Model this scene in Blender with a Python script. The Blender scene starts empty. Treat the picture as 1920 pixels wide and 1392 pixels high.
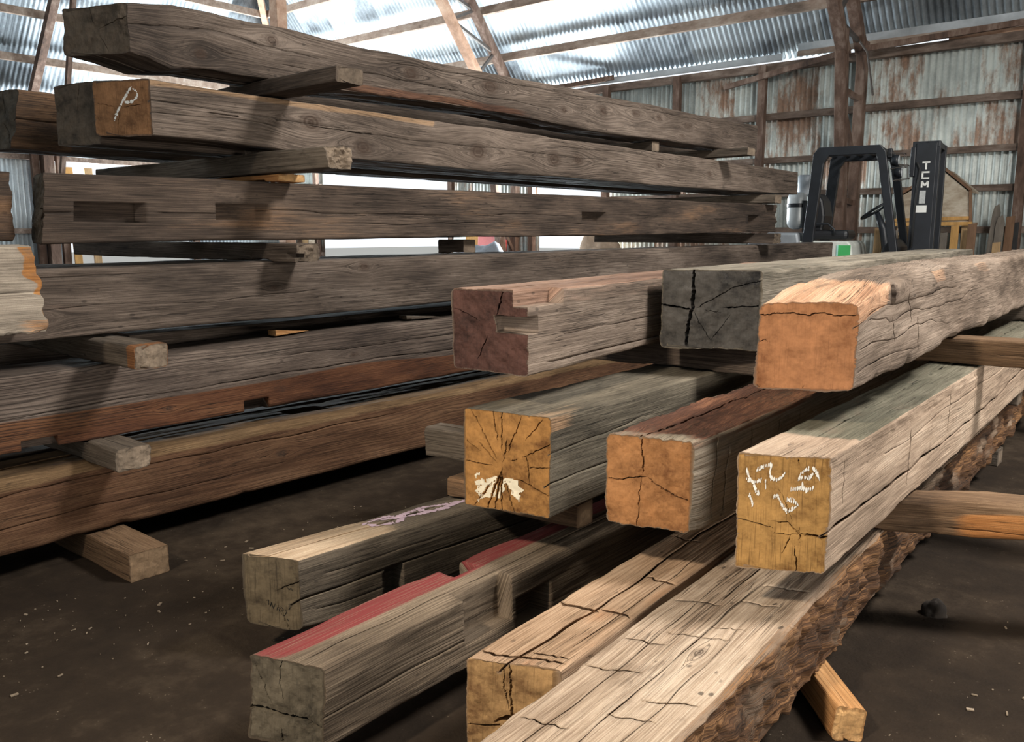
import bpy, bmesh, math, random
import numpy as np
from mathutils import Vector, Matrix
from mathutils.bvhtree import BVHTree
from mathutils.geometry import delaunay_2d_cdt

S = bpy.context.scene
COL = S.collection

# ------------------------------------------------------------------ camera
F_PX, CX, CY, HZ, EYE, VPX = 1600.0, 960.0, 696.0, 438.0, 1.25, 2310.0
PITCH = math.atan((CY - HZ) / F_PX)
YAW = math.atan((VPX - CX) / (F_PX / math.cos(PITCH)))
cam_d = bpy.data.cameras.new('camera')
cam = bpy.data.objects.new('camera', cam_d)
COL.objects.link(cam)
cam.location = (0, 0, EYE)
cam.rotation_euler = (math.pi / 2 - PITCH, 0, YAW)
cam_d.sensor_fit = 'HORIZONTAL'
cam_d.sensor_width = 36.0
cam_d.lens = 36.0 * F_PX / 1920.0
cam_d.clip_start = 0.05
S.camera = cam

# ------------------------------------------------------------------ world, lights, exposure
S.view_settings.view_transform = 'Standard'
S.view_settings.look = 'None'
S.view_settings.gamma = 1.0
S.view_settings.exposure = 0.0
S.view_settings.use_curve_mapping = False
W = bpy.data.worlds.new('sky'); S.world = W; W.use_nodes = True
wn = W.node_tree
for n in list(wn.nodes): wn.nodes.remove(n)
wo = wn.nodes.new('ShaderNodeOutputWorld'); wb = wn.nodes.new('ShaderNodeBackground')
wn.links.new(wb.outputs[0], wo.inputs[0])
wb.inputs[0].default_value = (0.90, 0.95, 1.0, 1)
wb.inputs[1].default_value = 1.15
S.cycles.use_denoising = True
S.cycles.adaptive_threshold = 0.015
S.cycles.max_bounces = 8
S.cycles.diffuse_bounces = 5
S.cycles.sample_clamp_indirect = 6.0

def area_light(name, loc, target, size, power, color, size_y=None):
    d = bpy.data.lights.new(name, 'AREA')
    d.energy = power; d.color = color; d.size = size
    if size_y: d.shape = 'RECTANGLE'; d.size_y = size_y
    o = bpy.data.objects.new(name, d); COL.objects.link(o)
    o.location = loc
    o.rotation_euler = (Vector(target) - Vector(loc)).to_track_quat('-Z', 'Y').to_euler()
    return o
# unseen key lamp high behind the camera, its direction taken from the shadows
sd_ = bpy.data.lights.new('unseen_lamp', 'SPOT'); sd_.energy = 1400; sd_.color = (1.0, 0.88, 0.72); sd_.shadow_soft_size = 0.22
sd_.spot_size = math.radians(68); sd_.spot_blend = 1.0
so_ = bpy.data.objects.new('unseen_lamp', sd_); COL.objects.link(so_); so_.location = (-1.25, -2.3, 4.2)
so_.rotation_euler = (Vector((-0.55, 2.1, 0.3)) - Vector((-1.25, -2.3, 4.2))).to_track_quat('-Z', 'Y').to_euler()
area_light('unseen_lamp', (1.8, 4.2, 5.2), (-2.2, 5.2, 1.0), 1.2, 560, (1.0, 0.97, 0.93))  # fill lamp added to brighten the left stack's far half and timber tops
# daylight thrown in and up by the sunlit yard, through the openings of the far and left walls
area_light('far_opening_daylight', (-15.1, 13.9, 1.55), (-14.0, 9.5, 5.8), 4.3, 1350, (0.86, 0.95, 1.0), 2.1)
area_light('small_opening_daylight', (-9.78, 13.9, 1.5), (-6.5, 9.5, 5.5), 1.5, 1900, (0.86, 0.95, 1.0), 2.1)
area_light('side_doorway_daylight', (9.9, 1.2, 1.4), (-1.5, 2.6, 0.8), 5.0, 620, (1.0, 0.95, 0.88), 2.4)
area_light('left_opening_daylight', (-18.6, 9.2, 1.6), (-14.0, 9.0, 5.0), 2.6, 1500, (0.86, 0.95, 1.0), 2.0)

# ------------------------------------------------------------------ noise
def _hash(ix, iy, iz, seed):
    h = (ix * 374761393 + iy * 668265263 + iz * 1274126177 + seed * 974634757) & 0xFFFFFFFF
    h = ((h ^ (h >> 13)) * 1274126177) & 0xFFFFFFFF
    h = (h ^ (h >> 16)) & 0xFFFFFF
    return h / float(0xFFFFFF)

def noise3(x, y, z, seed=0):
    x, y, z = np.broadcast_arrays(np.asarray(x, float), np.asarray(y, float), np.asarray(z, float))
    fx, fy, fz = np.floor(x), np.floor(y), np.floor(z)
    ix, iy, iz = fx.astype(np.int64), fy.astype(np.int64), fz.astype(np.int64)
    u, v, w = x - fx, y - fy, z - fz
    u = u * u * (3 - 2 * u); v = v * v * (3 - 2 * v); w = w * w * (3 - 2 * w)
    r = 0
    for dx in (0, 1):
        for dy in (0, 1):
            for dz in (0, 1):
                r = r + _hash(ix + dx, iy + dy, iz + dz, seed) * (u if dx else 1 - u) * (v if dy else 1 - v) * (w if dz else 1 - w)
    return r * 2 - 1

def fbm(x, y, z, seed=0, oct=3):
    a, s, r = 1.0, 1.0, 0
    for k in range(oct):
        r = r + a * noise3(x * s, y * s, z * s, seed + 17 * k)
        a *= 0.5; s *= 2.03
    return r / 1.75

# ------------------------------------------------------------------ node helpers
class NT:
    def __init__(self, name):
        self.m = bpy.data.materials.new(name); self.m.use_nodes = True
        self.t = self.m.node_tree
        for n in list(self.t.nodes): self.t.nodes.remove(n)
        self.out = self.t.nodes.new('ShaderNodeOutputMaterial')
        self.b = self.t.nodes.new('ShaderNodeBsdfPrincipled')
        self.t.links.new(self.b.outputs[0], self.out.inputs[0])
    def n(self, typ, **kw):
        nd = self.t.nodes.new(typ)
        for k, v in kw.items(): setattr(nd, k, v)
        return nd
    def link(self, a, b): self.t.links.new(a, b)
    def setin(self, sock, v):
        if hasattr(v, 'is_output'): self.link(v, sock)
        elif isinstance(v, (tuple, list)) and len(v) == 3 and sock.type == 'RGBA': sock.default_value = (*v, 1)
        else: sock.default_value = v
    def attr(self, name, out='Fac'):
        a = self.n('ShaderNodeAttribute'); a.attribute_name = name
        return a.outputs[out]
    def math(self, op, a, b=0.0, c=0.0, clamp=False):
        nd = self.n('ShaderNodeMath', operation=op); nd.use_clamp = clamp
        self.setin(nd.inputs[0], a); self.setin(nd.inputs[1], b); self.setin(nd.inputs[2], c)
        return nd.outputs[0]
    def vmath(self, op, a, b=(0, 0, 0), out=0):
        nd = self.n('ShaderNodeVectorMath', operation=op)
        self.setin(nd.inputs[0], a); self.setin(nd.inputs[1], b)
        return nd.outputs[out]
    def noise(self, vec, scale=1.0, detail=3.0, rough=0.5, dist=0.0):
        nd = self.n('ShaderNodeTexNoise')
        self.link(vec, nd.inputs['Vector'])
        nd.inputs['Scale'].default_value = scale; nd.inputs['Detail'].default_value = detail
        nd.inputs['Roughness'].default_value = rough; nd.inputs['Distortion'].default_value = dist
        return nd.outputs['Fac']
    def voro(self, vec, scale=1.0, rnd=1.0, feature='F1', out='Distance'):
        nd = self.n('ShaderNodeTexVoronoi', feature=feature)
        self.link(vec, nd.inputs['Vector']); nd.inputs['Scale'].default_value = scale
        nd.inputs['Randomness'].default_value = rnd
        return nd.outputs[out]
    def ramp(self, fac, stops, interp='LINEAR'):
        nd = self.n('ShaderNodeValToRGB'); cr = nd.color_ramp; cr.interpolation = interp
        while len(cr.elements) < len(stops): cr.elements.new(0.5)
        for e, (p, c) in zip(cr.elements, stops):
            e.position = p; e.color = (*c, 1) if len(c) == 3 else c
        self.setin(nd.inputs[0], fac)
        return nd.outputs[0]
    def step(self, v, lo, hi):
        nd = self.n('ShaderNodeMapRange', interpolation_type='SMOOTHSTEP')
        self.setin(nd.inputs[0], v); nd.inputs[1].default_value = lo; nd.inputs[2].default_value = hi
        nd.inputs[3].default_value = 0; nd.inputs[4].default_value = 1
        return nd.outputs[0]
    def mix(self, fac, a, b, blend='MIX'):
        nd = self.n('ShaderNodeMix', data_type='RGBA', blend_type=blend)
        self.setin(nd.inputs[0], fac); self.setin(nd.inputs[6], a); self.setin(nd.inputs[7], b)
        return nd.outputs[2]
    def bump(self, h, strength=0.5, dist=0.01, normal=None):
        nd = self.n('ShaderNodeBump'); nd.inputs['Strength'].default_value = strength
        nd.inputs['Distance'].default_value = dist; self.link(h, nd.inputs['Height'])
        if normal: self.link(normal, nd.inputs['Normal'])
        return nd.outputs[0]
    def fin(self, col, rough=0.8, metal=0.0, normal=None, spec=None):
        self.setin(self.b.inputs['Base Color'], col)
        self.setin(self.b.inputs['Roughness'], rough); self.setin(self.b.inputs['Metallic'], metal)
        if spec is not None: self.b.inputs['Specular IOR Level'].default_value = spec
        if normal: self.link(normal, self.b.inputs['Normal'])
        return self.m

def plain(name, col, rough=0.6, metal=0.0, var=0.25, scale=6.0, bump=0.0):
    t = NT(name); tc = t.n('ShaderNodeTexCoord').outputs['Object']
    n1 = t.noise(tc, scale, 4, 0.6)
    lo = tuple(c * (1 - var) for c in col); hi = tuple(min(1, c * (1 + var)) for c in col)
    c = t.ramp(n1, [(0.3, lo), (0.7, hi)])
    nm = t.bump(t.noise(tc, scale * 6, 3), bump, 0.01) if bump else None
    return t.fin(c, rough, metal, nm)

# ------------------------------------------------------------------ weathered wood material
def wood(name, dark, mid, light, alt=None, end=None, end_dark=None, ring=0.35, line=0.35, bumpy=0.6,
         pits=0.5, saw=0.3, paint=(0.30, 0.045, 0.05), check=0.75, stain=0.6, dust=0.0, dustcol=(0.33, 0.30, 0.26), knotcol=(0.05, 0.03, 0.02)):
    """dark/mid/light: face palette; alt: second palette where the attribute 'alt' is on (rubbed, fresh or rotten wood, or painted light and shade); end: sawn end colours"""
    warm = lambda c: (c[0] * 1.0, c[1] * .905, c[2] * .835)
    dark, mid, light = warm(dark), warm(mid), warm(light)
    if alt: alt = [warm(c) for c in alt]
    t = NT(name)
    P = t.attr('gco', 'Vector'); E_ = t.attr('eco', 'Vector')
    endm = t.attr('endm'); alta = t.attr('alt'); knot = t.attr('knot'); pnt = t.attr('paint')
    tc = t.n('ShaderNodeTexCoord').outputs['Object']
    def sc(v): return t.vmath('MULTIPLY', P, v)
    grain = t.noise(sc((330, 5.0, 1)), 1, 4, 0.62)
    patch = t.noise(sc((7, 1.5, 1)), 1, 5, 0.62)
    broad = t.noise(sc((2.2, 0.55, 1)), 1, 3, 0.5)
    warp = t.noise(sc((7, 0.55, 1)), 1, 3, 0.5)
    px = t.n('ShaderNodeSeparateXYZ'); t.link(P, px.inputs[0])
    ph = t.math('ADD', t.math('MULTIPLY', px.outputs[0], 430.0), t.math('MULTIPLY', warp, 70.0))
    lines = t.math('POWER', t.math('MULTIPLY_ADD', t.math('SINE', ph), 0.5, 0.5), 3.0)
    lines = t.math('MULTIPLY', lines, t.step(broad, 0.40, 0.62))
    v = t.math('ADD', t.math('MULTIPLY', grain, 0.62), t.math('ADD', t.math('MULTIPLY', patch, 0.7), t.math('MULTIPLY', broad, 0.35)))
    v = t.math('MULTIPLY_ADD', t.math('SUBTRACT', v, 0.835), 1.9, 0.5)
    col = t.ramp(v, [(0.18, dark), (0.5, mid), (0.82, light)])
    if alt:
        calt = t.ramp(v, [(0.18, alt[0]), (0.5, alt[1]), (0.82, alt[2])])
        fa = t.math('MULTIPLY_ADD', t.math('SUBTRACT', t.math('ADD', t.math('MULTIPLY', patch, 0.7), t.math('MULTIPLY', grain, 0.3)), 0.5), 1.3, alta)
        col = t.mix(t.step(fa, 0.35, 0.65), col, calt)
    col = t.mix(t.math('MULTIPLY', lines, line), col, tuple(c * 0.55 for c in dark), 'MIX')
    # hairline checks along the grain
    ck = t.math('ABSOLUTE', t.math('SUBTRACT', t.noise(sc((64, 1.1, 1)), 1, 3, 0.55), 0.5))
    ckm = t.math('MULTIPLY', t.step(ck, 0.012, 0.003), t.step(t.noise(sc((5, 0.9, 1)), 1, 3), 0.47, 0.60))
    col = t.mix(t.math('MULTIPLY', ckm, check), col, tuple(c * 0.30 for c in dark), 'MIX')
    # knots: darker heart with rings
    kr = t.math('MULTIPLY_ADD', t.math('SINE', t.math('MULTIPLY', knot, 24.0)), 0.25, 0.75)
    kf = t.math('MULTIPLY', t.step(t.math('ADD', knot, t.math('MULTIPLY', grain, 0.15)), 0.12, 0.75), kr)
    col = t.mix(t.math('MULTIPLY', kf, 0.9), col, knotcol)
    if dust:
        df = t.math('MULTIPLY', t.step(t.noise(tc, 9, 6, 0.7), 0.5, 0.72), dust)
        col = t.mix(df, col, dustcol)
    stn = t.math('MULTIPLY', t.step(t.noise(sc((11, 3.5, 1)), 1, 6, 0.72), 0.54, 0.72), stain)
    col = t.mix(stn, col, tuple(c * 0.8 for c in dark))
    speck = t.noise(tc, 320, 3, 0.7)
    col = t.mix(t.math('MULTIPLY', t.step(speck, 0.52, 0.70), 0.35), col, tuple(c * 0.7 for c in dark))
    # nail holes and insect pits
    if pits:
        vd = t.voro(sc((26, 13, 1)), 1.0)
        pm = t.math('MULTIPLY', t.step(vd, 0.17, 0.09), t.step(t.noise(sc((4, 2, 1)), 1, 2), 0.50, 0.62))
        col = t.mix(t.math('MULTIPLY', pm, pits), col, (0.008, 0.006, 0.005))
    # worn paint
    pf = t.step(t.math('MULTIPLY_ADD', t.math('SUBTRACT', t.math('ADD', t.math('MULTIPLY', grain, 0.6), t.math('MULTIPLY', patch, 0.5)), 0.55), 1.6, pnt), 0.45, 0.62)
    pc = t.mix(t.math('ADD', t.math('MULTIPLY', patch, 0.6), t.math('MULTIPLY', grain, 0.4)), tuple(c * 0.45 for c in paint), tuple(c * 1.5 for c in paint))
    pf = t.math('MULTIPLY', pf, t.math('SUBTRACT', 1.0, t.math('MULTIPLY', t.step(grain, 0.50, 0.66), 0.55)))
    col = t.mix(pf, col, pc)
    # sawn ends: growth rings about the pith, radial checks, saw marks
    if end is None: end = mid
    if end_dark is None: end_dark = tuple(c * 0.45 for c in end)
    wv = t.noise(E_, 9, 3, 0.5)
    ln = t.vmath('LENGTH', E_, out=1)
    rr = t.math('ADD', t.math('MULTIPLY', ln, 620.0), t.math('MULTIPLY', wv, 26.0))
    rings = t.math('MULTIPLY_ADD', t.math('SINE', rr), 0.5, 0.5)
    en = t.noise(E_, 26, 6, 0.7); eb = t.noise(E_, 7, 4, 0.6)
    ve = t.math('ADD', t.math('MULTIPLY', en, 0.55), t.math('ADD', t.math('MULTIPLY', eb, 0.75), t.math('MULTIPLY', rings, ring * 0.28)))
    spk = t.noise(E_, 110, 4, 0.7)
    ve = t.math('ADD', t.math('MULTIPLY_ADD', t.math('SUBTRACT', ve, 0.67), 1.7, 0.62), t.math('MULTIPLY', t.math('SUBTRACT', spk, 0.5), 0.55))
    ecol = t.ramp(ve, [(0.28, end_dark), (0.62, end), (1.0, tuple(min(1, c * 1.45) for c in end))])
    sx = t.n('ShaderNodeSeparateXYZ'); t.link(E_, sx.inputs[0])
    sawv = t.noise(t.vmath('MULTIPLY', E_, (260, 1, 9)), 1, 3, 0.6)
    ecol = t.mix(t.math('MULTIPLY', t.step(sawv, 0.5, 0.75), saw), ecol, tuple(c * 0.5 for c in end_dark))
    col = t.mix(endm, col, ecol)
    h = t.math('ADD', t.math('MULTIPLY', grain, 0.8), t.math('MULTIPLY', patch, 0.5))
    h = t.math('SUBTRACT', h, t.math('ADD', t.math('MULTIPLY', lines, 0.25), t.math('MULTIPLY', ckm, 1.4)))
    he = t.math('ADD', t.math('MULTIPLY', sawv, 0.35), t.math('ADD', t.math('MULTIPLY', en, 0.5), t.math('MULTIPLY', rings, 0.12)))
    hm = t.n('ShaderNodeMix', data_type='FLOAT'); t.link(endm, hm.inputs[0]); t.link(h, hm.inputs[2]); t.link(he, hm.inputs[3])
    nm = t.bump(hm.outputs[0], bumpy, 0.006)
    fine = t.noise(tc, 240, 3, 0.6)
    nm = t.bump(fine, 0.25, 0.002, nm)
    return t.fin(col, 0.86, 0, nm, spec=0.25)

# ------------------------------------------------------------------ the timber builder
def mesh_np(name, V, faces_quads, faces_tris=None):
    me = bpy.data.meshes.new(name)
    q = np.asarray(faces_quads, np.int32).reshape(-1, 4)
    tr = np.asarray(faces_tris if faces_tris is not None else [], np.int32).reshape(-1, 3)
    nl = q.size + tr.size
    me.vertices.add(len(V)); me.vertices.foreach_set('co', np.ascontiguousarray(V, np.float32).ravel())
    me.loops.add(nl); me.loops.foreach_set('vertex_index', np.concatenate([q.ravel(), tr.ravel()]))
    me.polygons.add(len(q) + len(tr))
    starts = np.concatenate([np.arange(len(q)) * 4, q.size + np.arange(len(tr)) * 3]).astype(np.int32)
    me.polygons.foreach_set('loop_start', starts)
    me.update(calc_edges=True); me.validate()
    return me

def tag(o, label=None, cat=None, group=None, kind=None):
    if label: o['label'] = label
    if cat: o['category'] = cat
    if group: o['group'] = group
    if kind: o['kind'] = kind
    return o

TIMBER = {}
def timber(near, direction, L, w, h, mat, label, name='timber', cat='timber', group=None, seed=1, w2=None, h2=None,
           skew=(0, 0), skew_far=(0, 0), rough=0.006, wob=0.012, fine=0.0018, arris=0.008, dp=0.008, dt0=0.010, dtk=0.012,
           cracks=(), pockets=(), rebates=(), scores=(), knots=(), checks=(), end_lines=(), pith=(0.5, 0.5),
           end_amp=0.002, far_amp=0.002, end_freq=30.0, top=None, bot=None, right=None, alt=None, paint=None, bark=None, tilt=0.0, roll=0.0, gscale=1.0, chip=1.0):
    """near: world (x, y, z) of the middle of the near end's bottom edge; direction: (dx, dy) of the length.
    cracks: (face, s, t0, t1, width, depth, wander); faces 0 bottom 1 right 2 top 3 left, s runs 0..1 along the face
    (bottom left>right, right bottom>top, top right>left, left top>bottom). pockets: (face, s0, s1, t0, t1, depth).
    rebates: ('tr'|'tl'|'br'|'bl', width, height, t0, t1). scores: (face, s0, s1, t, width, depth, slant). knots: (face, s, t, radius)."""
    w2 = w if w2 is None else w2; h2 = h if h2 is None else h2
    rng = np.random.RandomState(seed)
    side = [w, h, w, h]
    scores = [(c[0], c[1], c[2], c[3], c[4] * .85, c[5] * 1.2, c[6]) for c in scores]
    cracks = [(c[0], c[1], c[2], c[3], c[4] * .85, c[5], c[6]) for c in cracks]
    # ---- perimeter lines
    lines = []
    for f in range(4):
        Lf = side[f]; n = max(4, int(round(Lf / dp)))
        ss = list(np.linspace(0, 1, n + 1)[:-1])
        for e in (0.25, 0.6, 1.0):
            ss += [e * arris / Lf, 1 - e * arris / Lf]
        ex = []
        for c in cracks:
            if c[0] == f: hw = c[4] / 2 / Lf; ex += [c[1] - hw, c[1] - .7 * hw, c[1] + .7 * hw, c[1] + hw]
        for p in pockets:
            if p[0] == f:
                for k, sgn in ((p[1], -1), (p[2], 1)):
                    if 0.001 < k < 0.999: ex += [k, k + sgn * 0.002 / Lf]
        for r in rebates:
            key = r[0]
            if f in (0, 2) and ((f == 0) == (key[0] == 'b')):
                x = 1 - r[1] / Lf if (f == 0) == (key[1] == 'r') else r[1] / Lf
                ex += [x]
            if f in (1, 3) and ((f == 1) == (key[1] == 'r')):
                x = 1 - r[2] / Lf if (f == 1) == (key[0] == 't') else r[2] / Lf
                ex += [x]
        mn = 0.003 / Lf
        ss = [s for s in ss if all(abs(s - e) > mn for e in ex)] + ex
        ss = sorted(set(round(s, 6) for s in ss if 0 <= s < 1))
        lines += [(f, s) for s in ss]
    fi = np.array([l[0] for l in lines]); s0 = np.array([l[1] for l in lines]); M = len(lines)
    # ---- stations
    ts = [0.0]
    for e in (0.0025, 0.006): ts.append(e)
    t = 0.006
    while t < L - 0.01:
        t += dt0 + dtk * t
        ts.append(min(t, L))
    ts = [x for x in ts if x < L - 0.008] + [L - 0.004, L]
    ext = []
    for p in pockets: ext += [p[3] - 0.002, p[3], p[4], p[4] + 0.002]
    for r in rebates: ext += [r[3] - 0.002, r[3], r[4], r[4] + 0.002]
    for c in scores: ext += [c[3] - c[4] / 2, c[3] - .35 * c[4], c[3] + .35 * c[4], c[3] + c[4] / 2]
    ext = [e for e in ext if 0 < e < L]
    ts = [x for x in ts if x in (0.0, L) or all(abs(x - e) > 0.003 for e in ext)] + ext
    ts = np.array(sorted(set(round(x, 6) for x in ts))); N = len(ts)
    T = np.repeat(ts[:, None], M, 1); Fc = np.repeat(fi[None], N, 0); Sx = np.repeat(s0[None], N, 0).copy()
    lam = T / L
    Wt = w + (w2 - w) * lam; Ht = h + (h2 - h) * lam
    # ---- cracks wander: slide the lines of that face together
    grooves = np.zeros((N, M)); gS = np.zeros((N, M))
    for k, c in enumerate(cracks):
        f, sc_, t0, t1, wd, dep, wan = c
        m = np.where(fi == f)[0]
        d = wan * fbm(ts * 2.2 + 3.1 * k + seed, 0 * ts, 0 * ts + seed, seed + k, 4) / side[f]
        others = [cc[1] for cc in cracks if cc[0] == f and cc is not c]
        R = min([abs(sc_ - o) * 0.9 for o in others] + [sc_ * 0.9, (1 - sc_) * 0.9, 0.35])
        wgt = np.clip(1 - np.abs(s0[m] - sc_) / max(R, 1e-4), 0, 1)
        wgt[np.abs(s0[m] - sc_) <= wd / 2 / side[f] + 1e-5] = 1
        d = np.clip(d, -R * 0.55, R * 0.55)
        Sx[:, m] += d[:, None] * wgt[None]
        prof = np.clip((ts - t0) / 0.03, 0, 1) if t0 > 0.01 else np.ones(N)
        prof = prof * np.clip((t1 - ts) / max(0.15, 0.3 * (t1 - t0)), 0, 1) * (0.65 + 0.45 * noise3(ts * 9, 0 * ts + k, 0 * ts, seed))
        pr_ = np.clip(prof, 0, 1)
        for ctr in m[np.abs(s0[m] - sc_) <= .72 * wd / 2 / side[f]]: grooves[:, ctr] = np.maximum(grooves[:, ctr], dep * pr_)
        pinch = (0.25 + 0.75 * pr_)                                            # the slot narrows where it dies out
        inn = m[np.abs(s0[m] - sc_) <= wd / 2 / side[f] + 1e-5]
        Sx[:, inn] += ((s0[inn] - sc_)[None] * (pinch - 1)[:, None])
    # ---- scores across the face: slide the stations
    dT = np.zeros((N, M))
    for k, c in enumerate(scores):
        f, sa, sb, tc_, wd, dep, sl = c
        m = np.where((fi == f))[0]
        mid = (sa + sb) / 2
        off = sl * (s0[m] - mid) * side[f] + 0.012 * fbm(s0[m] * 9 + k, 0 * m, 0 * m + seed, seed + 50 + k, 3)
        inside = np.clip(np.minimum(s0[m] - sa, sb - s0[m]) / 0.06 + 0.5, 0, 1)
        near_w = np.clip(1 - np.abs(ts - tc_) / 0.09, 0, 1); near_w[np.abs(ts - tc_) <= wd / 2 + 1e-5] = 1
        dT[:, m] += near_w[:, None] * (off * np.clip(inside * 2, 0, 1))[None]
        ss = np.clip(np.minimum(s0[m] - sa, sb - s0[m]) / 0.10, 0, 1)
        for j in np.where(np.abs(ts - tc_) <= .36 * wd)[0]: grooves[j, m] = np.maximum(grooves[j, m], dep * ss); gS[j, m] = np.maximum(gS[j, m], dep * ss)
        jj = np.where(np.abs(ts - tc_) <= wd / 2 + 1e-5)[0]
        for j in jj: dT[j, m] += (ts[j] - tc_) * (0.3 + 0.7 * ss - 1)
    Sx = np.clip(Sx, 0, 1)
    # ---- rectangle
    def rect(Fc, Sx, Wt, Ht):
        x = np.where(Fc == 0, -Wt / 2 + Sx * Wt, np.where(Fc == 1, Wt / 2, np.where(Fc == 2, Wt / 2 - Sx * Wt, -Wt / 2)))
        z = np.where(Fc == 0, 0, np.where(Fc == 1, Sx * Ht, np.where(Fc == 2, Ht, Ht - Sx * Ht)))
        return x, z
    X, Z = rect(Fc, Sx, Wt, Ht)
    # arris wear
    r = arris * (0.55 + 0.9 * np.abs(noise3(T * 3.0, (X > 0) * 7.0, (Z > Ht / 2) * 5.0, seed + 3)) + chip * 1.6 * np.clip(noise3(T * 11.0, (X > 0) * 3.0, (Z > Ht / 2) * 9.0, seed + 4) - 0.45, 0, 1))
    cxn = np.where(X > 0, Wt / 2 - r, -Wt / 2 + r); czn = np.where(Z > Ht / 2, Ht - r, r)
    vx, vz = X - cxn, Z - czn
    inc = (vx * np.sign(X + 1e-9) > 0) & (vz * np.where(Z > Ht / 2, 1, -1) > 0)
    ln = np.sqrt(vx ** 2 + vz ** 2) + 1e-9
    X = np.where(inc, cxn + vx / ln * r, X); Z = np.where(inc, czn + vz / ln * r, Z)
    # normals
    nx = np.sign(X) * np.abs(2 * X / Wt) ** 10; nz = np.sign(Z - Ht / 2) * np.abs(2 * (Z - Ht / 2) / Ht) ** 10
    nl = np.sqrt(nx ** 2 + nz ** 2) + 1e-9; nx /= nl; nz /= nl
    sd = seed * 7.31
    disp = rough * fbm(X * 6 + sd, T * 1.8, Z * 6, seed + 5, 3) + fine * fbm(X * 60, T * 7 + sd, Z * 60, seed + 6, 3)
    disp += fine * 0.7 * np.abs(noise3(X * 160, T * 4, Z * 160 + sd, seed + 8))
    if bark is not None:
        bk = bark(Fc, Sx, T)
        disp += bk * (0.006 * fbm(X * 130, T * 90 + sd, Z * 60, seed + 23, 2) + 0.018 * fbm(X * 14, T * 9 + sd, Z * 14, seed + 21, 4) + 0.010 * fbm(X * 50, T * 40 + sd, Z * 30, seed + 22, 3))
    X = X + nx * (disp - grooves); Z = Z + nz * (disp - grooves)
    gC = np.where(gS > 0, 0, grooves)                       # the slots run in at a slant, as checks do
    Z = Z - np.where(Fc == 1, .8 * gC, 0); X = X - np.where(Fc == 2, .8 * gC, 0)
    Ycoord = T + dT + np.minimum(.9 * gS, .45 * (L - T))
    # pockets
    for p in pockets:
        f, a, b, t0, t1, dep = p
        m = (Fc == f) & (s0[None] >= a - 1e-6) & (s0[None] <= b + 1e-6) & (T >= t0 - 1e-6) & (T <= t1 + 1e-6)
        dd = dep * (1 + 0.10 * noise3(X * 30, T * 30, Z * 30, seed + 9))
        X = np.where(m, X - dd * (1 if f == 1 else -1 if f == 3 else 0), X)
        Z = np.where(m, Z - dd * (1 if f == 2 else -1 if f == 0 else 0), Z)
    for (key, rw, rh, t0, t1) in rebates:
        sxn = 1 if key[1] == 'r' else -1; top_ = key[0] == 't'
        inT = (T >= t0 - 1e-6) & (T <= t1 + 1e-6)
        side_f = 1 if sxn > 0 else 3; hor_f = 2 if top_ else 0
        zi = (Ht - rh) if top_ else rh + 0 * Ht
        xi = sxn * (Wt / 2 - rw)
        zz = Z.copy(); xx = X.copy()
        depth_z = (zz - zi) * (1 if top_ else -1); depth_x = (xx - xi) * sxn
        ms = inT & (Fc == side_f) & (depth_z > 0)
        mh = inT & (Fc == hor_f) & (depth_x > 0)
        p = np.clip(depth_z / rh, 0, 1); q = np.clip(depth_x / rw, 0, 1)
        X = np.where(ms, sxn * (Wt / 2) - sxn * rw * p, np.where(mh, xi, X))
        Z = np.where(ms, zi, np.where(mh, np.where(top_, zi + rh * (1 - q), zi - rh * (1 - q)), Z))
    # profiles along the length
    zf = np.clip(Z / Ht, -0.2, 1.2)
    if top is not None: Z = Z + np.interp(T, top[0], top[1]) * zf
    if bot is not None: Z = Z + np.interp(T, bot[0], bot[1]) * (1 - zf)
    if right is not None: X = X + np.interp(T, right[0], right[1]) * np.clip(X / Wt + 0.5, 0, 1)
    X = X + wob * fbm(T * 0.55 + sd, 0 * T, 0 * T, seed + 11, 2); Z = Z + 0.4 * wob * fbm(T * 0.5, 0 * T + sd, 0 * T, seed + 12, 2) * np.clip(T / 1.0, 0, 1)
    # end cuts
    def cut(X, Z, sk, amp, sd2):
        o = sk[0] * X / w + sk[1] * (Z / h - 0.5)
        if amp: o = o + amp * fbm(X * end_freq, Z * end_freq, 0 * X + sd2, seed + int(sd2 * 10), 4)
        return o
    fade = np.clip(1 - T / 0.45, 0, 1); faden = np.clip(1 - T / 0.06, 0, 1)
    fadeR = np.clip(1 - (L - T) / 0.45, 0, 1); fadeRn = np.clip(1 - (L - T) / 0.06, 0, 1)
    Y = Ycoord + cut(X, Z, skew, 0, 1) * fade + (cut(X, Z, (0, 0), end_amp, 1)) * faden + cut(X, Z, skew_far, 0, 2) * fadeR + cut(X, Z, (0, 0), far_amp, 2) * fadeRn
    # grain coordinates
    cum = np.array([0, w, w + h, 2 * w + h])
    Pc = cum[fi][None] + Sx * np.array(side)[fi][None]
    Gp = Pc.copy(); Kn = np.zeros((N, M))
    for (f, sk, tk, rk) in knots:
        pk = cum[f] + sk * side[f]
        dp_ = Pc - pk; dtt = (T - tk) / 1.6
        d = np.sqrt(dp_ ** 2 + dtt ** 2)
        Kn = np.maximum(Kn, np.clip(1 - d / rk, 0, 1))
        Gp = Gp - np.sign(dp_) * rk * 0.9 * np.exp(-(dp_ / (rk * 2.0)) ** 2 - ((T - tk) / (rk * 3.2)) ** 2) * (1 - np.exp(-np.abs(dp_) / 0.006))
    Alt = alt(Fc, Sx, T) + 0 * T if alt is not None else np.zeros((N, M))
    Pnt = paint(Fc, Sx, T) + 0 * T if paint is not None else np.zeros((N, M))
    V = [np.stack([X, Y, Z], -1).reshape(-1, 3)]
    G = [np.stack([Gp * gscale, T * gscale, 0 * T + sd], -1).reshape(-1, 3)]
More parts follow.
